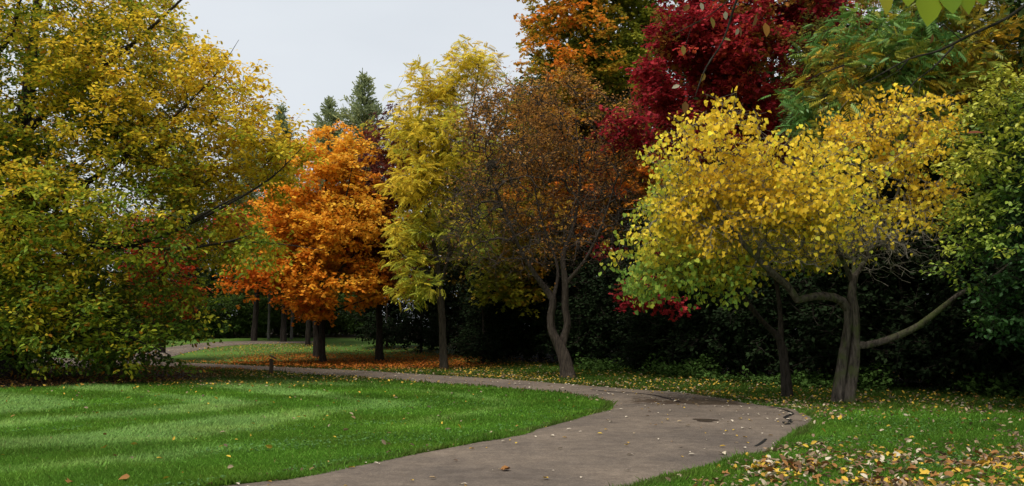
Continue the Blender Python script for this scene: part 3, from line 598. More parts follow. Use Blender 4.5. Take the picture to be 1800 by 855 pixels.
# ---- leafy shrub tree at the right edge
SY = 18.0; SBs = [W(1880, 640, SY)[0], SY]
tree('leafy_tree', 'dark green leafy tree with yellow green edge at the right border', 'tree', SBs,
     [([W(1880, 740, SY), W(1878, 600, SY), W(1860, 400, SY), W(1840, 200, SY), W(1820, 60, SY)], [.16, .13, .1, .06, .015])],
     [blob(1790, 440, SY, 110, 150, 1.5), blob(1830, 250, SY, 130, 150, 1.7), blob(1850, 540, SY + .6, 110, 80, 1.4), blob(1770, 180, SY - .2, 55, 60, .9), blob(1685, 270, SY - .1, 62, 60, .9), blob(1720, 400, SY - .2, 55, 60, .9), blob(1900, 350, SY, 150, 260, 2)],
     950, 7, .10, T_OVAL, lambda p, c, r: pal(.22 + (9.35 - p[:, 0]) * .9 + .5 * c + .4 * (p[:, 2] - 4.0) + .4 * noise3(p, .9, 4), [(-1.0, (.03, .075, .025)), (-.1, (.05, .115, .03)), (.4, (.2, .29, .04)), (.9, (.33, .36, .04)), (1.8, (.48, .42, .045))]),
     BARK_DARK, twig=(4, .36), up=.1, seg=.25, gap=.2, gf=1.3, seed=38, droop=.35, jitter=.5, mat=LEAF_GLOSS)

# ---- far red tree, purple tree, larches
f0 = np.array([W(280, 600, 44)[0], 44.5])
tree('maple_tree', 'red leaved tree glimpsed through the branches of the great beech', 'tree', f0,
     [([W(285, 620, 44.5), W(285, 520, 44.5), W(280, 420, 44.5), W(285, 350, 44.5)], [.16, .12, .09, .02])],
     [blob(270, 440, 44.5, 75, 65, 2), blob(290, 520, 44.5, 55, 50, 1.6), blob(400, 400, 46, 40, 40, 1.2)], 350, 7, .15, T_STAR,
     lambda p, c, r: pal(c, [(-1, (.40, .03, .015)), (0, (.5, .07, .02)), (1, (.5, .13, .02))]), BARK_DARK, twig=(4, .5), seed=41, gap=.3)
p0 = np.array([W(690, 600, 60)[0], 60.0])
tree('purple_tree', 'purple leaved tree peeking out above the lemon yellow tree', 'tree', p0,
     [([W(690, 600, 60), W(690, 420, 60), W(692, 200, 60)], [.25, .2, .03])], [blob(690, 270, 60, 55, 80, 2.5), blob(660, 330, 60, 60, 90, 2.5), blob(700, 200, 60, 22, 25, 1)], 330, 7, .17, T_DIAMOND,
     lambda p, c, r: pal(c, [(-1, (.06, .018, .02)), (1, (.13, .03, .035))]), BARK_DARK, twig=(4, .5), seed=42, gap=.3, up=.6)
def conifer(label, px, top, Y, halfpx, seed, base_py=600):
    rng = np.random.default_rng(seed); B = W(px, base_py, Y); B[2] = terrain(B[0], B[1]); H = W(px, top, Y)[2] - B[2]; Rm = halfpx * Y / F
    root = thing('larch_tree', label, 'tree', B, 'larches on the skyline')
    sk = Skeleton(); sk.poly([(0, 0, -.1), (0, 0, H * .3), (.05, 0, H * .7), (0, 0, H)], [.3, .24, .12, .015], seg=.5)
    P, A, S0, S1 = [], [], [], []
    for z in np.arange(H * .12, H * .985, .3):
        f = 1 - z / H; r = Rm * (min(1, f * 4.2) * .8 + f * .3) * rng.uniform(.7, 1.15); m = 7 if f > .15 else 5
        for q in range(m):
            th = rng.uniform(0, 6.28); L = r * rng.uniform(.6, 1.1); d = np.array([math.cos(th), math.sin(th), .15 + .55 * (1 - f) + rng.normal() * .12]); d /= np.linalg.norm(d)
            s = np.array([0, 0, z]); S0.append(s); S1.append(s + d * L)
            nn = int(12 + L * 15); u = rng.uniform(.12, 1.02, nn); P.append(s + d * L * u[:, None] + rng.normal(size=(nn, 3)) * .10); A.append(np.tile(d, (nn, 1)) + rng.normal(size=(nn, 3)) * .7)
    P = np.concatenate(P); A = np.concatenate(A); S0 = np.array(S0); S1 = np.array(S1); sk.radii(.01)
    skeleton_parts(sk, root, np.zeros(3), BARK_BROWN, .02, (S0, S1, np.full(len(S0), .022)))
    c = pal(rng.uniform(-1, 1, len(P)) + .4 * noise3(P, .8, 1), [(-1.2, (.17, .21, .11)), (.3, (.27, .31, .14)), (1.3, (.42, .42, .16))])
    link('crown', leaf_mesh('crown', P, A, rng.normal(size=P.shape), rng.uniform(.26, .5, len(P)), c, (T_NEEDLE[0] * np.array([1, 1.6, 1]), T_NEEDLE[1])), LEAF, root, kind='stuff')
conifer('tallest pointed larch on the skyline above the orange maple', 634, 128, 72, 62, 51)
conifer('broad topped larch left of the tallest one on the skyline', 572, 170, 74, 50, 52)
conifer('small larch on the skyline beside the yellow beech', 487, 186, 76, 42, 53)
conifer('larch half hidden behind the right edge of the beech', 425, 205, 78, 46, 54)
conifer('lean larch seen through gaps in the beech crown', 320, 240, 80, 50, 55)

# ---- the wood behind: copies of a few broad trees and dark shrubs
def proto(name, label, cat, H, Rw, col, seed, tips, per, size, low, shrub=False, group=None):
    k0 = [([(0, 0, -.2), (.05, 0, H * .3), (-.1, .1, H * .6), (.1, 0, H * .93)], [.3, .24, .16, .03])] if not shrub else [([(0, 0, -.1), (0, 0, H * .4), (.1, 0, H * .8)], [.08, .06, .02])]
    bl = [(np.array([0, 0, H * .72]), np.array([Rw * .8, Rw * .8, H * .28])), (np.array([Rw * .3, -.2 * Rw, H * .5]), np.array([Rw * .7, Rw * .7, H * .22])), (np.array([-Rw * .35, 0, H * .48]), np.array([Rw * .65, Rw * .7, H * .24])), (np.array([0, 0, H * low]), np.array([Rw * .75, Rw * .75, H * .2]))]
    r, _ = tree(name, label, cat, np.array([0, 0]), k0, bl, tips, per, size, T_DIAMOND, col, BARK_DARK, group, twig=(4, .7 if not shrub else .4), seed=seed, gap=.05, seg=.6, flat=.5, zmin=.05, thick=.05, r0=.01, mat=LEAF_MATTE)
    return r
def copy_thing(root, loc, rot, sc, label, group):
    r = root.copy(); COL.objects.link(r); r.location = loc; r.rotation_euler = (0, 0, rot); r.scale = sc; r['label'] = label; r['group'] = group
    for ch in root.children:
        c = ch.copy(); COL.objects.link(c); c.parent = r
    return r
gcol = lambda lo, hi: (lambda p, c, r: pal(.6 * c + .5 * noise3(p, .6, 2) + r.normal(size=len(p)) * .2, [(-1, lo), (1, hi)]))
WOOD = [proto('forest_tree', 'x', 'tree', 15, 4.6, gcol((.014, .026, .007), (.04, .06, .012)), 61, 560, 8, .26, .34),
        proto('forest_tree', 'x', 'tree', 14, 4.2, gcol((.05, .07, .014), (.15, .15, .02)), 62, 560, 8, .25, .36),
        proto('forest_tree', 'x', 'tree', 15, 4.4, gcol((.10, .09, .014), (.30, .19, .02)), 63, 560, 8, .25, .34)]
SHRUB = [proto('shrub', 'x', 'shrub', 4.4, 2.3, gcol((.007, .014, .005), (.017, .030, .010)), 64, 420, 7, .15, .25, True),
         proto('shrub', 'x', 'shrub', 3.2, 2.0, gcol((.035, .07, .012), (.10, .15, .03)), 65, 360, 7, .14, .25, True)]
used = set()
def place(lst, k, px, Y, s, rot, label, group, sz=None):
    B = W(px, 600, Y); loc = (B[0], Y, terrain(B[0], Y) - .05)
    if (id(lst), k) in used: return copy_thing(lst[k], loc, rot, (s, s, (sz or s)), label, group)
    used.add((id(lst), k)); o = lst[k]; o.location = loc; o.rotation_euler = (0, 0, rot); o.scale = (s, s, sz or s); o['label'] = label; o['group'] = group; return o
rr = random.Random(4)
L_DARK, G_DARK = 'dark green tree in the shadowy wood behind the path', 'dark trees of the wood'
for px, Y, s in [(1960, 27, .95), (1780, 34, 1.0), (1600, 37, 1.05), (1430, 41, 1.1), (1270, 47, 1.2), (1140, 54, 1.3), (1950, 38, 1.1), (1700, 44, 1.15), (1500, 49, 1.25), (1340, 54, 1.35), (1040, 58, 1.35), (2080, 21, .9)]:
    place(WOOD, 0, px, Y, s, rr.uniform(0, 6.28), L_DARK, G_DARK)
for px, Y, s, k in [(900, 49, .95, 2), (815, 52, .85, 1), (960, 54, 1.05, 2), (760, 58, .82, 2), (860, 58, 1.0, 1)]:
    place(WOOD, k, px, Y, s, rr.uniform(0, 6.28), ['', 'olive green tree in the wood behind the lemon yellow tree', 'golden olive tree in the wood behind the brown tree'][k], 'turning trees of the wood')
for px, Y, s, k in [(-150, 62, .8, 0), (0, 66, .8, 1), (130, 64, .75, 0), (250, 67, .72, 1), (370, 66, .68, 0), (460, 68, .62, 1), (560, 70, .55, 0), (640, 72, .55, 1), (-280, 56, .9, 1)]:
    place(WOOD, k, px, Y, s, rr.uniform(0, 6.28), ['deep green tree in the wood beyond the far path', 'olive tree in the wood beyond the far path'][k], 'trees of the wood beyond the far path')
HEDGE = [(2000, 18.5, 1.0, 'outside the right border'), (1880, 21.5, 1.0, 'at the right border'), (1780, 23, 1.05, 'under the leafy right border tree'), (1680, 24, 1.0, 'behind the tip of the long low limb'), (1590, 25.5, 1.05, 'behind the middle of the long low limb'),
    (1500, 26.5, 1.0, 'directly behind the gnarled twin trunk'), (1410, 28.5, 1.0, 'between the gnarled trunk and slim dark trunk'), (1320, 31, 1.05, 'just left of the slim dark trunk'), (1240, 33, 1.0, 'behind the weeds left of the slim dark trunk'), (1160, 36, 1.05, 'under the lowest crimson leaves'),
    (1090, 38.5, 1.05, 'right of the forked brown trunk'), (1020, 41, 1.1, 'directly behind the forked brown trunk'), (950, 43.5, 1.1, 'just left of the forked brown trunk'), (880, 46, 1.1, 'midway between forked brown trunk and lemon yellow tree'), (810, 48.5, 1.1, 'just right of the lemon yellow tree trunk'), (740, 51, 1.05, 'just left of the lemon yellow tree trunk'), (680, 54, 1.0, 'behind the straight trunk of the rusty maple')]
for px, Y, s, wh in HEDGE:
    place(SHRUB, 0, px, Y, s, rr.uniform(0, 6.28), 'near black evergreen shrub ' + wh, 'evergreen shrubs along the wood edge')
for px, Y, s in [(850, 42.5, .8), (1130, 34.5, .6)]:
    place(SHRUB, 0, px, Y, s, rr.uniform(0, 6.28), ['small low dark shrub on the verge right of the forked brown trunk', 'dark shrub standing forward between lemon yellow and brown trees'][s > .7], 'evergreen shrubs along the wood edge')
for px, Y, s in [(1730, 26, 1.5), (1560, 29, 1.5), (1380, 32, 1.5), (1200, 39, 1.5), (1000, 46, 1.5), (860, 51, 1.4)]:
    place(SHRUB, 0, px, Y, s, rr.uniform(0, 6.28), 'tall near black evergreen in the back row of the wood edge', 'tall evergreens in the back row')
for px, Y, s in [(340, 63, .9), (400, 64, .95), (455, 65, .9), (520, 66, 1.0), (590, 67, .95), (280, 62, 1.0), (200, 60, 1.0), (120, 58, 1.1), (30, 57, 1.1), (640, 66, 1), (-60, 56, 1.1), (310, 66, 1.2), (430, 69, 1.2), (490, 70, 1.3), (555, 71, 1.3), (370, 70, 1.3), (240, 66, 1.3), (160, 62, 1.2), (610, 71, 1.3)]:
    place(SHRUB, 1, px, Y, s, rr.uniform(0, 6.28), 'mid green shrub under the trees beyond the far path', 'shrubs beyond the far path')
# single trunks under the far trees
def far_trunk(label, px, py, wid, bark, lean, seed):
    B = hit(px, py); Y = B[1]; h = 9.0; r = wid * Y / F / 2 * .66
    t, _ = tree('woodland_tree', label, 'tree', B[:2], [([B - (0, 0, .1), B + (lean * .3, 0, h * .3), B + (lean, 0, h * .95)], [r * 1.25, r, r * .4])],
         [(B + (lean, 0, h * .66), np.array([2.8, 2.8, 3.1]))], 210, 7, .24, T_DIAMOND, gcol((.04, .06, .012), (.14, .13, .02)), bark, twig=(4, .6), seed=seed, gap=.05)
far_trunk('tree with leaning dark trunk at the end of the far path', 446, 600, 13, BARK_DARK, .4, 71)
far_trunk('tree with stout black trunk left of the orange maple trunks', 498, 602, 13, BARK_DARK, 0, 72)
far_trunk('tree with slender pale trunk beside the stout black one', 512, 597, 6, BARK_PALE, .1, 73)
far_trunk('tree with brown trunk nearest left of the orange maple trunks', 541, 608, 11, BARK_DARK, .1, 74)
far_trunk('thin grey trunked tree between the leaning trunk and stout black trunk', 472, 597, 6, BARK_PALE, 0, 75)

# ------------------------------------------------------------------ wooden post and other small things
def box(c, s, top=None, tilt=0):
    x, y, z = s; V = np.array([(sx * x / 2, sy * y / 2, sz * z / 2) for sz in (-1, 1) for sy in (-1, 1) for sx in (-1, 1)], float)
    if tilt: ct, st = math.cos(tilt), math.sin(tilt); V = np.stack([V[:, 0] * ct + V[:, 2] * st, V[:, 1], -V[:, 0] * st + V[:, 2] * ct], 1)
    return V + np.array(c), [[0, 2, 3, 1], [4, 5, 7, 6], [0, 1, 5, 4], [2, 6, 7, 3], [0, 4, 6, 2], [1, 3, 7, 5]]
def box_obj(name, c, s, mat, parent, tilt=0):
    V, Fc = box(c, s, tilt=tilt); me = fast_mesh(name, V, np.array(Fc).ravel(), np.full(6, 4)); o = link(name, me, mat, parent)
    bv = o.modifiers.new('edge', 'BEVEL'); bv.width = .006; bv.segments = 2; return o
WOODM = bark_material('weathered_wood', (.05, .035, .024), (.13, .09, .06), None, 12)
pb = hit(477, 659); u = pb[1] / F
pr = thing('trail_post', 'small wooden post with slanted cap on the grass by the path', 'post', pb)
box_obj('post', (-.03, 0, 13.5 * u + .0), (.075, .1, 29 * u), WOODM, pr)
box_obj('back_board', (.035, 0, 13 * u), (.035, .12, 27 * u), WOODM, pr)
box_obj('cap', (.045, 0, 30 * u + .01), (.24, .18, .035), WOODM, pr, tilt=radians(27))
for i_, (px, py) in enumerate([(251, 645), (260, 644)]):
    b = hit(px, py); o = thing('bollard', ['left dark short post by the path seen under the beech', 'right dark short post by the path seen under the beech'][i_], 'post', b, 'dark posts by the path')
    box_obj('post', (0, 0, .23), (.13, .13, .5), WOODM, o); box_obj('cap', (0, 0, .495), (.16, .16, .03), WOODM, o)

nc_ = W(866, 292, CY - 1.6); q = np.random.default_rng(8); n_ = 120
d_ = nrm(q.normal(size=(n_, 3))) * np.array([.17, .15, .11]); t_ = nrm(np.cross(d_, q.normal(size=(n_, 3)))) * q.uniform(.06, .26, (n_, 1))
o = link('bird_nest', tubes('bird_nest', d_ - t_, d_ + t_, nrm(t_), nrm(t_), np.full(n_, .007), np.full(n_, .005), 4), BARK_BROWN)
o.location = nc_; o['label'] = 'dark round bird nest of twigs in the crown of the brown tree'; o['category'] = 'nest'
# ------------------------------------------------------------------ tree beside the camera, its branch hanging into view
NB = np.array([4.6, 3.4, 0.0])
root = thing('overhanging_tree', 'near tree with dark branch and big leaves hanging in at upper right', 'tree', NB)
nb = Skeleton()
nb.poly([NB + (0, 0, -.1), NB + (0, .05, 1.5), NB + (-.1, .15, 3.0), NB + (-.2, .3, 4.6)], [.17, .13, .11, .07], seg=.15)
nb.poly([NB + (-.05, .1, 2.0), W(1900, -60, 4.6), W(1830, -12, 4.9), W(1770, 32, 5.0), W(1705, 62, 5.1), W(1650, 90, 5.2), W(1600, 103, 5.3), W(1550, 130, 5.35), W(1508, 152, 5.4)], [.05, .018, .013, .011, .0095, .008, .006, .0045, .002], seg=.06)
nb.poly([W(1676, 82, 5.15), W(1640, 120, 5.15), W(1610, 142, 5.2), W(1590, 168, 5.2), W(1572, 205, 5.25)], [.006, .005, .0045, .0035, .0015], seg=.05)
nb.poly([W(1598, 103, 5.3), W(1580, 125, 5.3), W(1560, 136, 5.35), W(1522, 152, 5.4)], [.0045, .004, .003, .0015], seg=.05)
nb.poly([W(1690, 70, 5.1), W(1660, 45, 5.1), W(1638, 38, 5.15)], [.004, .003, .0015], seg=.05)
nb.poly([NB + (-.12, .18, 3.1), W(1600, -200, 4.4), W(1400, -120, 5.0), W(1310, -30, 5.2), W(1272, 70, 5.3), W(1245, 112, 5.3), W(1232, 140, 5.3), W(1222, 170, 5.3)], [.05, .028, .017, .008, .006, .005, .004, .0015], seg=.06)
nb.poly([W(1300, -15, 5.2), W(1250, 25, 5.25), W(1205, 50, 5.3), W(1180, 62, 5.3)], [.004, .0035, .003, .0012], seg=.05)
nb.poly([W(1560, -160, 4.5), W(1590, -60, 4.7), W(1610, -20, 4.8)], [.014, .006, .003], seg=.06)
skeleton_parts(nb, root, NB, BARK_DARK, .02, rough=.08)
def big_leaf(px, py, Y, L, ax, nx_, col, tm=T_HEART):
    p = W(px, py, Y); me = leaf_mesh('leaf', np.zeros((1, 3)), np.array([ax], float), np.array([nx_], float), np.array([L]), np.array([col]), tm)
    o = link('leaf', me, LEAF, root); o.location = p - NB
G1, G2, G3, B1, B2 = (.22, .27, .02), (.15, .22, .02), (.34, .3, .03), (.16, .075, .025), (.35, .3, .22)
LO = half_leaf([(0, 0, 0), (.12, .3, .03), (.4, .42, .05), (.7, .28, .02), (1, 0, -.06)])
for a_ in [(1630, -12, 4.9, .19, (-.05, -.1, -1), (.2, -1, .1), G1), (1668, -22, 4.9, .155, (.05, -.15, -1), (-.2, -1, .25), G2), (1693, -25, 4.9, .16, (.25, .1, -1), (.3, -1, .15), G1), (1552, -18, 4.9, .14, (.15, 0, -1), (.5, -.9, 0), G3),
           (1598, -20, 4.9, .1, (-.1, 0, -1), (-.3, -1, 0), G1), (1720, -30, 5, .13, (.2, 0, -1), (0, -1, .3), G2), (1640, 60, 5.2, .06, (-.3, 0, -1), (.6, -.7, 0), B1),
           (1212, 8, 5.3, .055, (-.5, 0, -.6), (.3, -1, .3), B1), (1232, 5, 5.3, .05, (.2, 0, -1), (.3, -1, 0), B2), (1275, 20, 5.3, .05, (.1, .2, -1), (-.5, -1, 0), B2), (1300, 45, 5.3, .07, (.1, 0, -1), (.9, -.5, 0), B1), (1345, 40, 5.2, .085, (.1, 0, -1), (.3, -1, .2), (.3, .13, .03)), (1330, 25, 5.2, .08, (-.3, 0, -1), (.8, -.5, 0), B1),
           (1298, 50, 5.3, .045, (-.4, 0, -1), (.4, -1, 0), B2), (1200, 80, 5.3, .06, (.1, 0, -1), (.3, -1, 0), (.25, .16, .04)), (1238, 128, 5.3, .055, (-.3, 0, -1), (.4, -1, 0), (.22, .12, .03)), (1205, 178, 5.3, .075, (-.1, 0, -1), (.2, -1, 0), B1), (1250, 30, 5.25, .07, (.2, 0, -1), (.6, -.8, 0), (.2, .13, .03)), (1195, 150, 5.3, .05, (-.8, 0, -.3), (0, -1, .5), B2),
           (1270, 68, 5.3, .05, (1, 0, -.2), (0, -.7, .6), (.3, .26, .1)), (1700, 235, 5.2, .1, (1, 0, .1), (.1, -.4, 1), (.2, .06, .025))]:
    big_leaf(a_[0], a_[1], a_[2], a_[3], a_[4], a_[5], a_[6], LO if a_[6] in (G1, G2, G3) else T_OVAL)

# ------------------------------------------------------------------ single leaves of the redbud: the ones that show largest
pR, aR, nR, sR, cR = RBL
order = np.argsort(pR[:, 1] - 2.0 * np.abs(nR[:, 1]))[:300]
groups = np.argsort(np.argsort(cR[order, 0])) // 50; rb_root = rbt; rb_base = np.array(rbt.location)
ref = [leaf_mesh('leaf', np.zeros((1, 3)), np.array([[0, 0, -1.0]]), np.array([[0, -1.0, 0]]), np.array([1.0]), np.array([cR[order][groups == g].mean(0)]), T_HEART) for g in range(6)]
from mathutils import Matrix
for q, g in zip(order, groups):
    o = link('leaf', ref[g], LEAF, rb_root); o.location = pR[q] - rb_base + np.array([0, -.06, -.01])
    o.rotation_euler = (random.uniform(-.5, .5), random.uniform(-.6, .6), random.uniform(-1.0, 1.0)); s = float(sR[q]); o.scale = (s, s, s)

# ------------------------------------------------------------------ fallen leaves
rng = np.random.default_rng(77)
N = 1500000
fx = rng.uniform(-22, 16, N); fy = 9 + 55 * rng.uniform(0, 1, N) ** 1.3
pdf = (1 / 1.3) * ((fy - 9) / 55 + 1e-9) ** (1 / 1.3 - 1) / 55 / 38 * N     # candidates per square metre
pick = rng.uniform(size=N); near_ = (fx > 0) & (fy < 20.6)
sel = pick < np.where(near_, 800, 140) / pdf
fx, fy, pdf, pick = fx[sel], fy[sel], pdf[sel], pick[sel]; N = len(fx)
pth = on_path(fx, fy); dW = dist_to(fx, fy, WE); dL = dist_to(fx, fy, LE)
P3 = np.stack([fx, fy, 0 * fx], 1); n1 = noise3(P3, 1.1, 4); n2 = noise3(P3, .45, 5); nc = noise3(P3, 2.6, 1)
lawnside = inside(fx, fy, np.vstack([PATH_L, [[-60, 45], [-60, 2]]]))
md = np.hypot(fx - MAPLE[0] - 1.0, (fy - MAPLE[1])); bd = np.hypot(fx - BEECH[0], fy - BEECH[1])
den = np.zeros(N)
den = np.where(lawnside, 1.4 + 32 * smooth((fy - 24.5 + n2) / 5) * (.6 + .5 * n1) + 30 * smooth((8.5 - bd) / 2), 0)
den = np.where(lawnside & (dL < .22), 38, den)
off = ~lawnside & ~pth
right_fg = off & (fy < 20.5) & (fx > 0)
den = np.where(off & ~right_fg, 30 * (.55 + .5 * n2 + .3 * n1) + 110 * np.exp(-dW / .45), den)
den = np.where(off & ~right_fg, np.maximum(den, 85 * smooth((8.2 - md + n2) / 3.5)), den)
den = np.where(right_fg, 12 + 700 * smooth((13.9 - fy + .9 * n2) / 1.4) * smooth(.1 + .95 * nc + .3 * n2) * smooth((fx - 2.0) / 2.0) + 120 * smooth((13.8 - fy) / 2.2) * smooth((dW - .1) / .6) + 34 * smooth((fy - 17.6 + .6 * n2) / 1.5), den)
den = np.where(right_fg & (dW < .6) & (fy > 16.6), 110, den)
den = np.where(pth, 3.2 + 25 * np.exp(-dW / .35) * (fy > 15) + 4 * smooth((fy - 22) / 10) + 2 * (fx > 0) * (fy > 17), den)
den = np.maximum(den, 0) * (1 - .5 * woods(fx, fy)) * (fy < 58)
ok = pick < den / pdf
fx, fy, md, bd, pth, dW, right_fg, dE = fx[ok], fy[ok], md[ok], bd[ok], pth[ok], dW[ok], right_fg[ok], dL[ok]; N = len(fx)
t = rng.uniform(size=N)
col = pal(t, [(0, (.50, .34, .04)), (.4, (.40, .24, .035)), (.6, (.2, .105, .035)), (.75, (.33, .26, .16)), (1, (.08, .048, .03))])
orange = smooth((9.5 - md) / 4)[:, None]; co = pal(t, [(0, (.5, .2, .02)), (.5, (.42, .11, .015)), (1, (.22, .06, .015))]); col = col * (1 - orange) + co * orange
brown = smooth((8.5 - bd) / 2)[:, None]; col = col * (1 - brown) + pal(t, [(0, (.3, .16, .03)), (.4, (.13, .06, .02)), (1, (.07, .035, .015))]) * brown
edge_ = (dE < .24)[:, None] & ~pth[:, None] & (fx < 3)[:, None]; col = np.where(edge_, pal(t, [(0, (.3, .2, .06)), (.3, (.12, .075, .04)), (1, (.06, .04, .025))]), col)
pale = (pth & (rng.uniform(size=N) < .5))[:, None]; col = np.where(pale, np.array([.5, .43, .33]) * rng.uniform(.7, 1.1, (N, 1)), col)
rgt = (right_fg & (rng.uniform(size=N) < .55))[:, None]; col = np.where(rgt, pal(t, [(0, (.44, .37, .26)), (.35, (.26, .18, .11)), (1, (.08, .045, .03))]), col)
z = np.where(pth, path_z(fx, fy) + .012, terrain(fx, fy) + np.where(fy < 20, rng.uniform(.02, .046, N), rng.uniform(.04, .08, N)))
pos = np.stack([fx, fy, z], 1); th = rng.uniform(0, 6.28, N)
aa = np.stack([np.cos(th), np.sin(th), rng.normal(size=N) * np.where(pth, .06, .45)], 1); nn = nrm(np.array([0, 0, 1.0]) + rng.normal(size=(N, 3)) * np.where(pth, .12, .6)[:, None])
sz = rng.uniform(.04, .105, N) * np.where(dE < .24, .75, 1.0)
# the leaves that show largest are single things
show = sz / fy * np.where(fx > 0, 1, .9); u_ = (fx / fy * F + 900); inview = (u_ > 5) & (u_ < 1795) & (fy > 9.7)
big = np.zeros(N, bool); big[np.argsort(-np.where(inview, show, 0))[:290]] = True
rest = ~big
kind = rng.integers(0, 3, N)
TM = [(T_MAPLE[0] + np.abs(T_MAPLE[0][:, 1:2]) * np.array([0, 0, .5]), T_MAPLE[1]), T_CURL, (T_HEART[0] + np.abs(T_HEART[0][:, 1:2]) * np.array([0, 0, .4]), T_HEART[1])]
V_, tot_ = [], []
me = leaf_mesh('leaf_litter', pos[rest], aa[rest], nn[rest], sz[rest], np.clip(col[rest], .01, .8), T_CURL)
link('leaf_litter', me, LITTER, None, kind='stuff', label='yellow, orange and brown fallen leaves strewn over grass and path')
PALN = [('yellow', (.52, .33, .04)), ('rusty brown', (.25, .115, .035)), ('pale', (.48, .41, .3)), ('dark brown', (.14, .075, .035))]
pc = np.array([p_[1] for p_ in PALN]); meshes = {}
for q in np.nonzero(big)[0]:
    c = int(np.argmin(np.linalg.norm(np.sqrt(pc) - np.sqrt(np.maximum(col[q], 0)), axis=1))); kk = (c, int(kind[q]))
    if kk not in meshes:
        meshes[kk] = leaf_mesh('fallen_leaf', np.zeros((1, 3)), np.array([[1.0, 0, .08]]), np.array([[0, .1, 1.0]]), np.array([1.0]), np.array([PALN[c][1]]), TM[kk[1]])
    where = 'on the path' if pth[q] else ('on the grass right of the path' if fx[q] > 0 else 'on the lawn left of the path')
    shape = ['lobed', 'oval', 'heart shaped'][kk[1]]
    o = link('fallen_leaf', meshes[kk], LITTER); o.location = pos[q]; s = float(sz[q]) * 1.05; o.scale = (s, s, s)
    o.rotation_euler = (rng.normal() * (.05 if pth[q] else .3), rng.normal() * (.05 if pth[q] else .3), th[q])
    o['label'] = f'{PALN[c][0]} {shape} fallen leaf lying {where}'; o['category'] = 'leaf'; o['group'] = f'{PALN[c][0]} {shape} leaves {where}'

# ------------------------------------------------------------------ grass
rng = np.random.default_rng(99)
N = 620000
gyv = 1 / rng.uniform(1 / 44.0, 1 / 8.6, N)                       # even on screen along depth
gxv = (rng.uniform(-1020, 1020, N)) / F * gyv * 1.02
gp = on_path(gxv, gyv); dl = np.minimum(dist_to(gxv, gyv, LE), dist_to(gxv, gyv, WE))
P3 = np.stack([gxv, gyv, 0 * gxv], 1); wv = woods(gxv, gyv); bd = np.hypot(gxv - BEECH[0], gyv - BEECH[1])
keep = (~gp | (dl < .06 + .11 * noise3(P3, 1.9, 3))) & (rng.uniform(size=N) > wv * .9) & (rng.uniform(size=N) > smooth((7.4 - bd) / 1.5) * .93)
gxv, gyv, dl = gxv[keep], gyv[keep], dl[keep]; P3 = P3[keep]; N = len(gxv)
s = stripes(gxv, gyv)
c = ground_color(gxv, gyv) * np.array([1.12, 1.12, 1.1]) * rng.uniform(.65, 1.35, (N, 1)); hv = smooth(.25 + .6 * noise3(P3, 1.3, 4) + .4 * noise3(P3, 4.1, 2))[:, None] * .35; c = c * (1 - hv) + c * np.array([1.45, 1.12, 1.0]) * hv
tip_y = (rng.uniform(size=N) < .05)[:, None]; c = np.where(tip_y, c * .5 + np.array([.16, .15, .04]) * .5, c)
h = rng.uniform(.022, .05, N) * (1 + .35 * noise3(P3, 2.2, 6) + .6 * (rng.uniform(size=N) < .06)) * (1 + .7 * smooth((.3 - dl) / .3)) * (1 + .012 * gyv)
lean = np.stack([rng.normal(size=N) * .5, rng.normal(size=N) * .5 + (s - .5) * 1.1], 1) * h[:, None]
wd = (.004 + .00062 * gyv) * rng.uniform(.7, 1.4, N); th = rng.normal(size=N) * .7
dx, dy = np.cos(th) * wd, np.sin(th) * wd; zb = terrain(gxv, gyv) - .004
A = np.stack([gxv - dx, gyv - dy, zb], 1); B = np.stack([gxv + dx, gyv + dy, zb], 1); C = np.stack([gxv + lean[:, 0], gyv + lean[:, 1], zb + h], 1)
V = np.stack([A, B, C], 1).reshape(-1, 3)
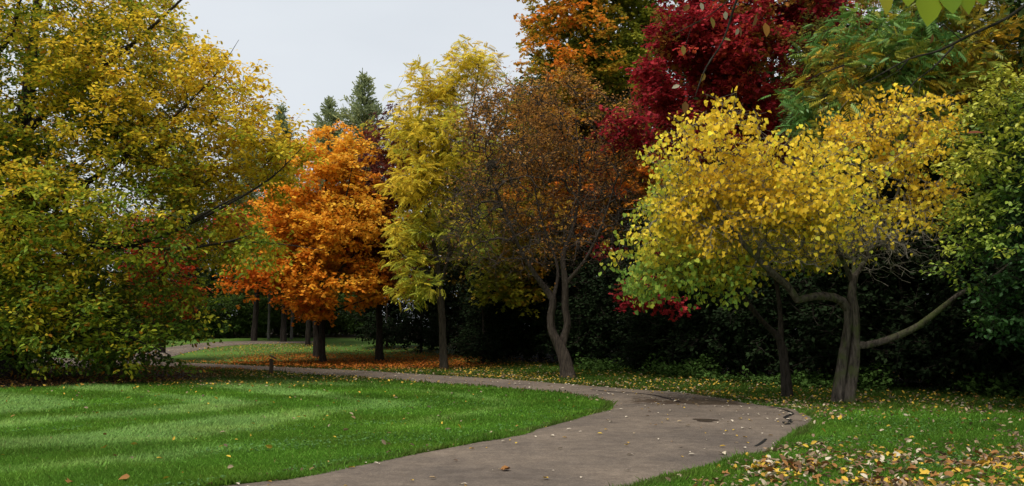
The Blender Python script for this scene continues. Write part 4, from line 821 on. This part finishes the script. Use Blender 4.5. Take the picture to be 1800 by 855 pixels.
link('grass', fast_mesh('grass', V, np.arange(3 * N), np.full(N, 3), np.repeat(np.clip(c, .005, .6), 3, 0)), GRASS, None, kind='stuff', label='mown green lawn grass with pale curved mowing bands')
# clover and weeds
N = 26000
cyv = 1 / rng.uniform(1 / 22.0, 1 / 9.0, N); cxv = rng.uniform(-960, 960, N) / F * cyv
P3 = np.stack([cxv, cyv, 0 * cxv], 1); dl = dist_to(cxv, cyv, LE)
keep = ~on_path(cxv, cyv) & ((noise3(P3, 1.0, 7) > .45) | ((dl < .3) & (cxv < 3)))
cxv, cyv = cxv[keep], cyv[keep]; N = len(cxv)
pos = np.stack([cxv, cyv, terrain(cxv, cyv) + rng.uniform(.02, .05, N)], 1)
link('clover', leaf_mesh('clover', pos, np.column_stack([rng.normal(size=(N, 2)), rng.normal(size=N) * .2]), nrm(np.array([0, 0, 1.0]) + rng.normal(size=(N, 3)) * .35), rng.uniform(.025, .045, N), np.array([.075, .16, .04]) * rng.uniform(.7, 1.4, (N, 1)), T_HEART), GRASS, None, kind='stuff', label='low clover and weeds growing through the lawn')
# weeds along the wood edge
N = 12000
wx = rng.uniform(2.5, 14, N); edge = np.interp(wx, [-7, 0, 4, 8, 11, 14], [55, 42, 33.5, 25.6, 22, 19.5]); wy = edge + rng.uniform(-.4, 3.2, N)
P3 = np.stack([wx, wy, 0 * wx], 1); hh = np.abs(noise3(P3, 1.2, 2)) * .55 + .12
keep = (noise3(P3, .9, 8) > -.5) & ~on_path(wx, wy); wx, wy, hh = wx[keep], wy[keep], hh[keep]; N = len(wx)
pos = np.stack([wx, wy, terrain(wx, wy) + hh * rng.uniform(.1, 1, N)], 1)
link('weeds', leaf_mesh('weeds', pos, rng.normal(size=(N, 3)) * np.array([1, 1, .4]), nrm(np.array([0, 0, 1.0]) + rng.normal(size=(N, 3)) * .5), rng.uniform(.07, .16, N), np.array([.042, .08, .016]) * rng.uniform(.6, 1.6, (N, 1)), T_OVAL), LEAF_MATTE, None, kind='stuff', label='low green weeds under the trees along the wood edge')
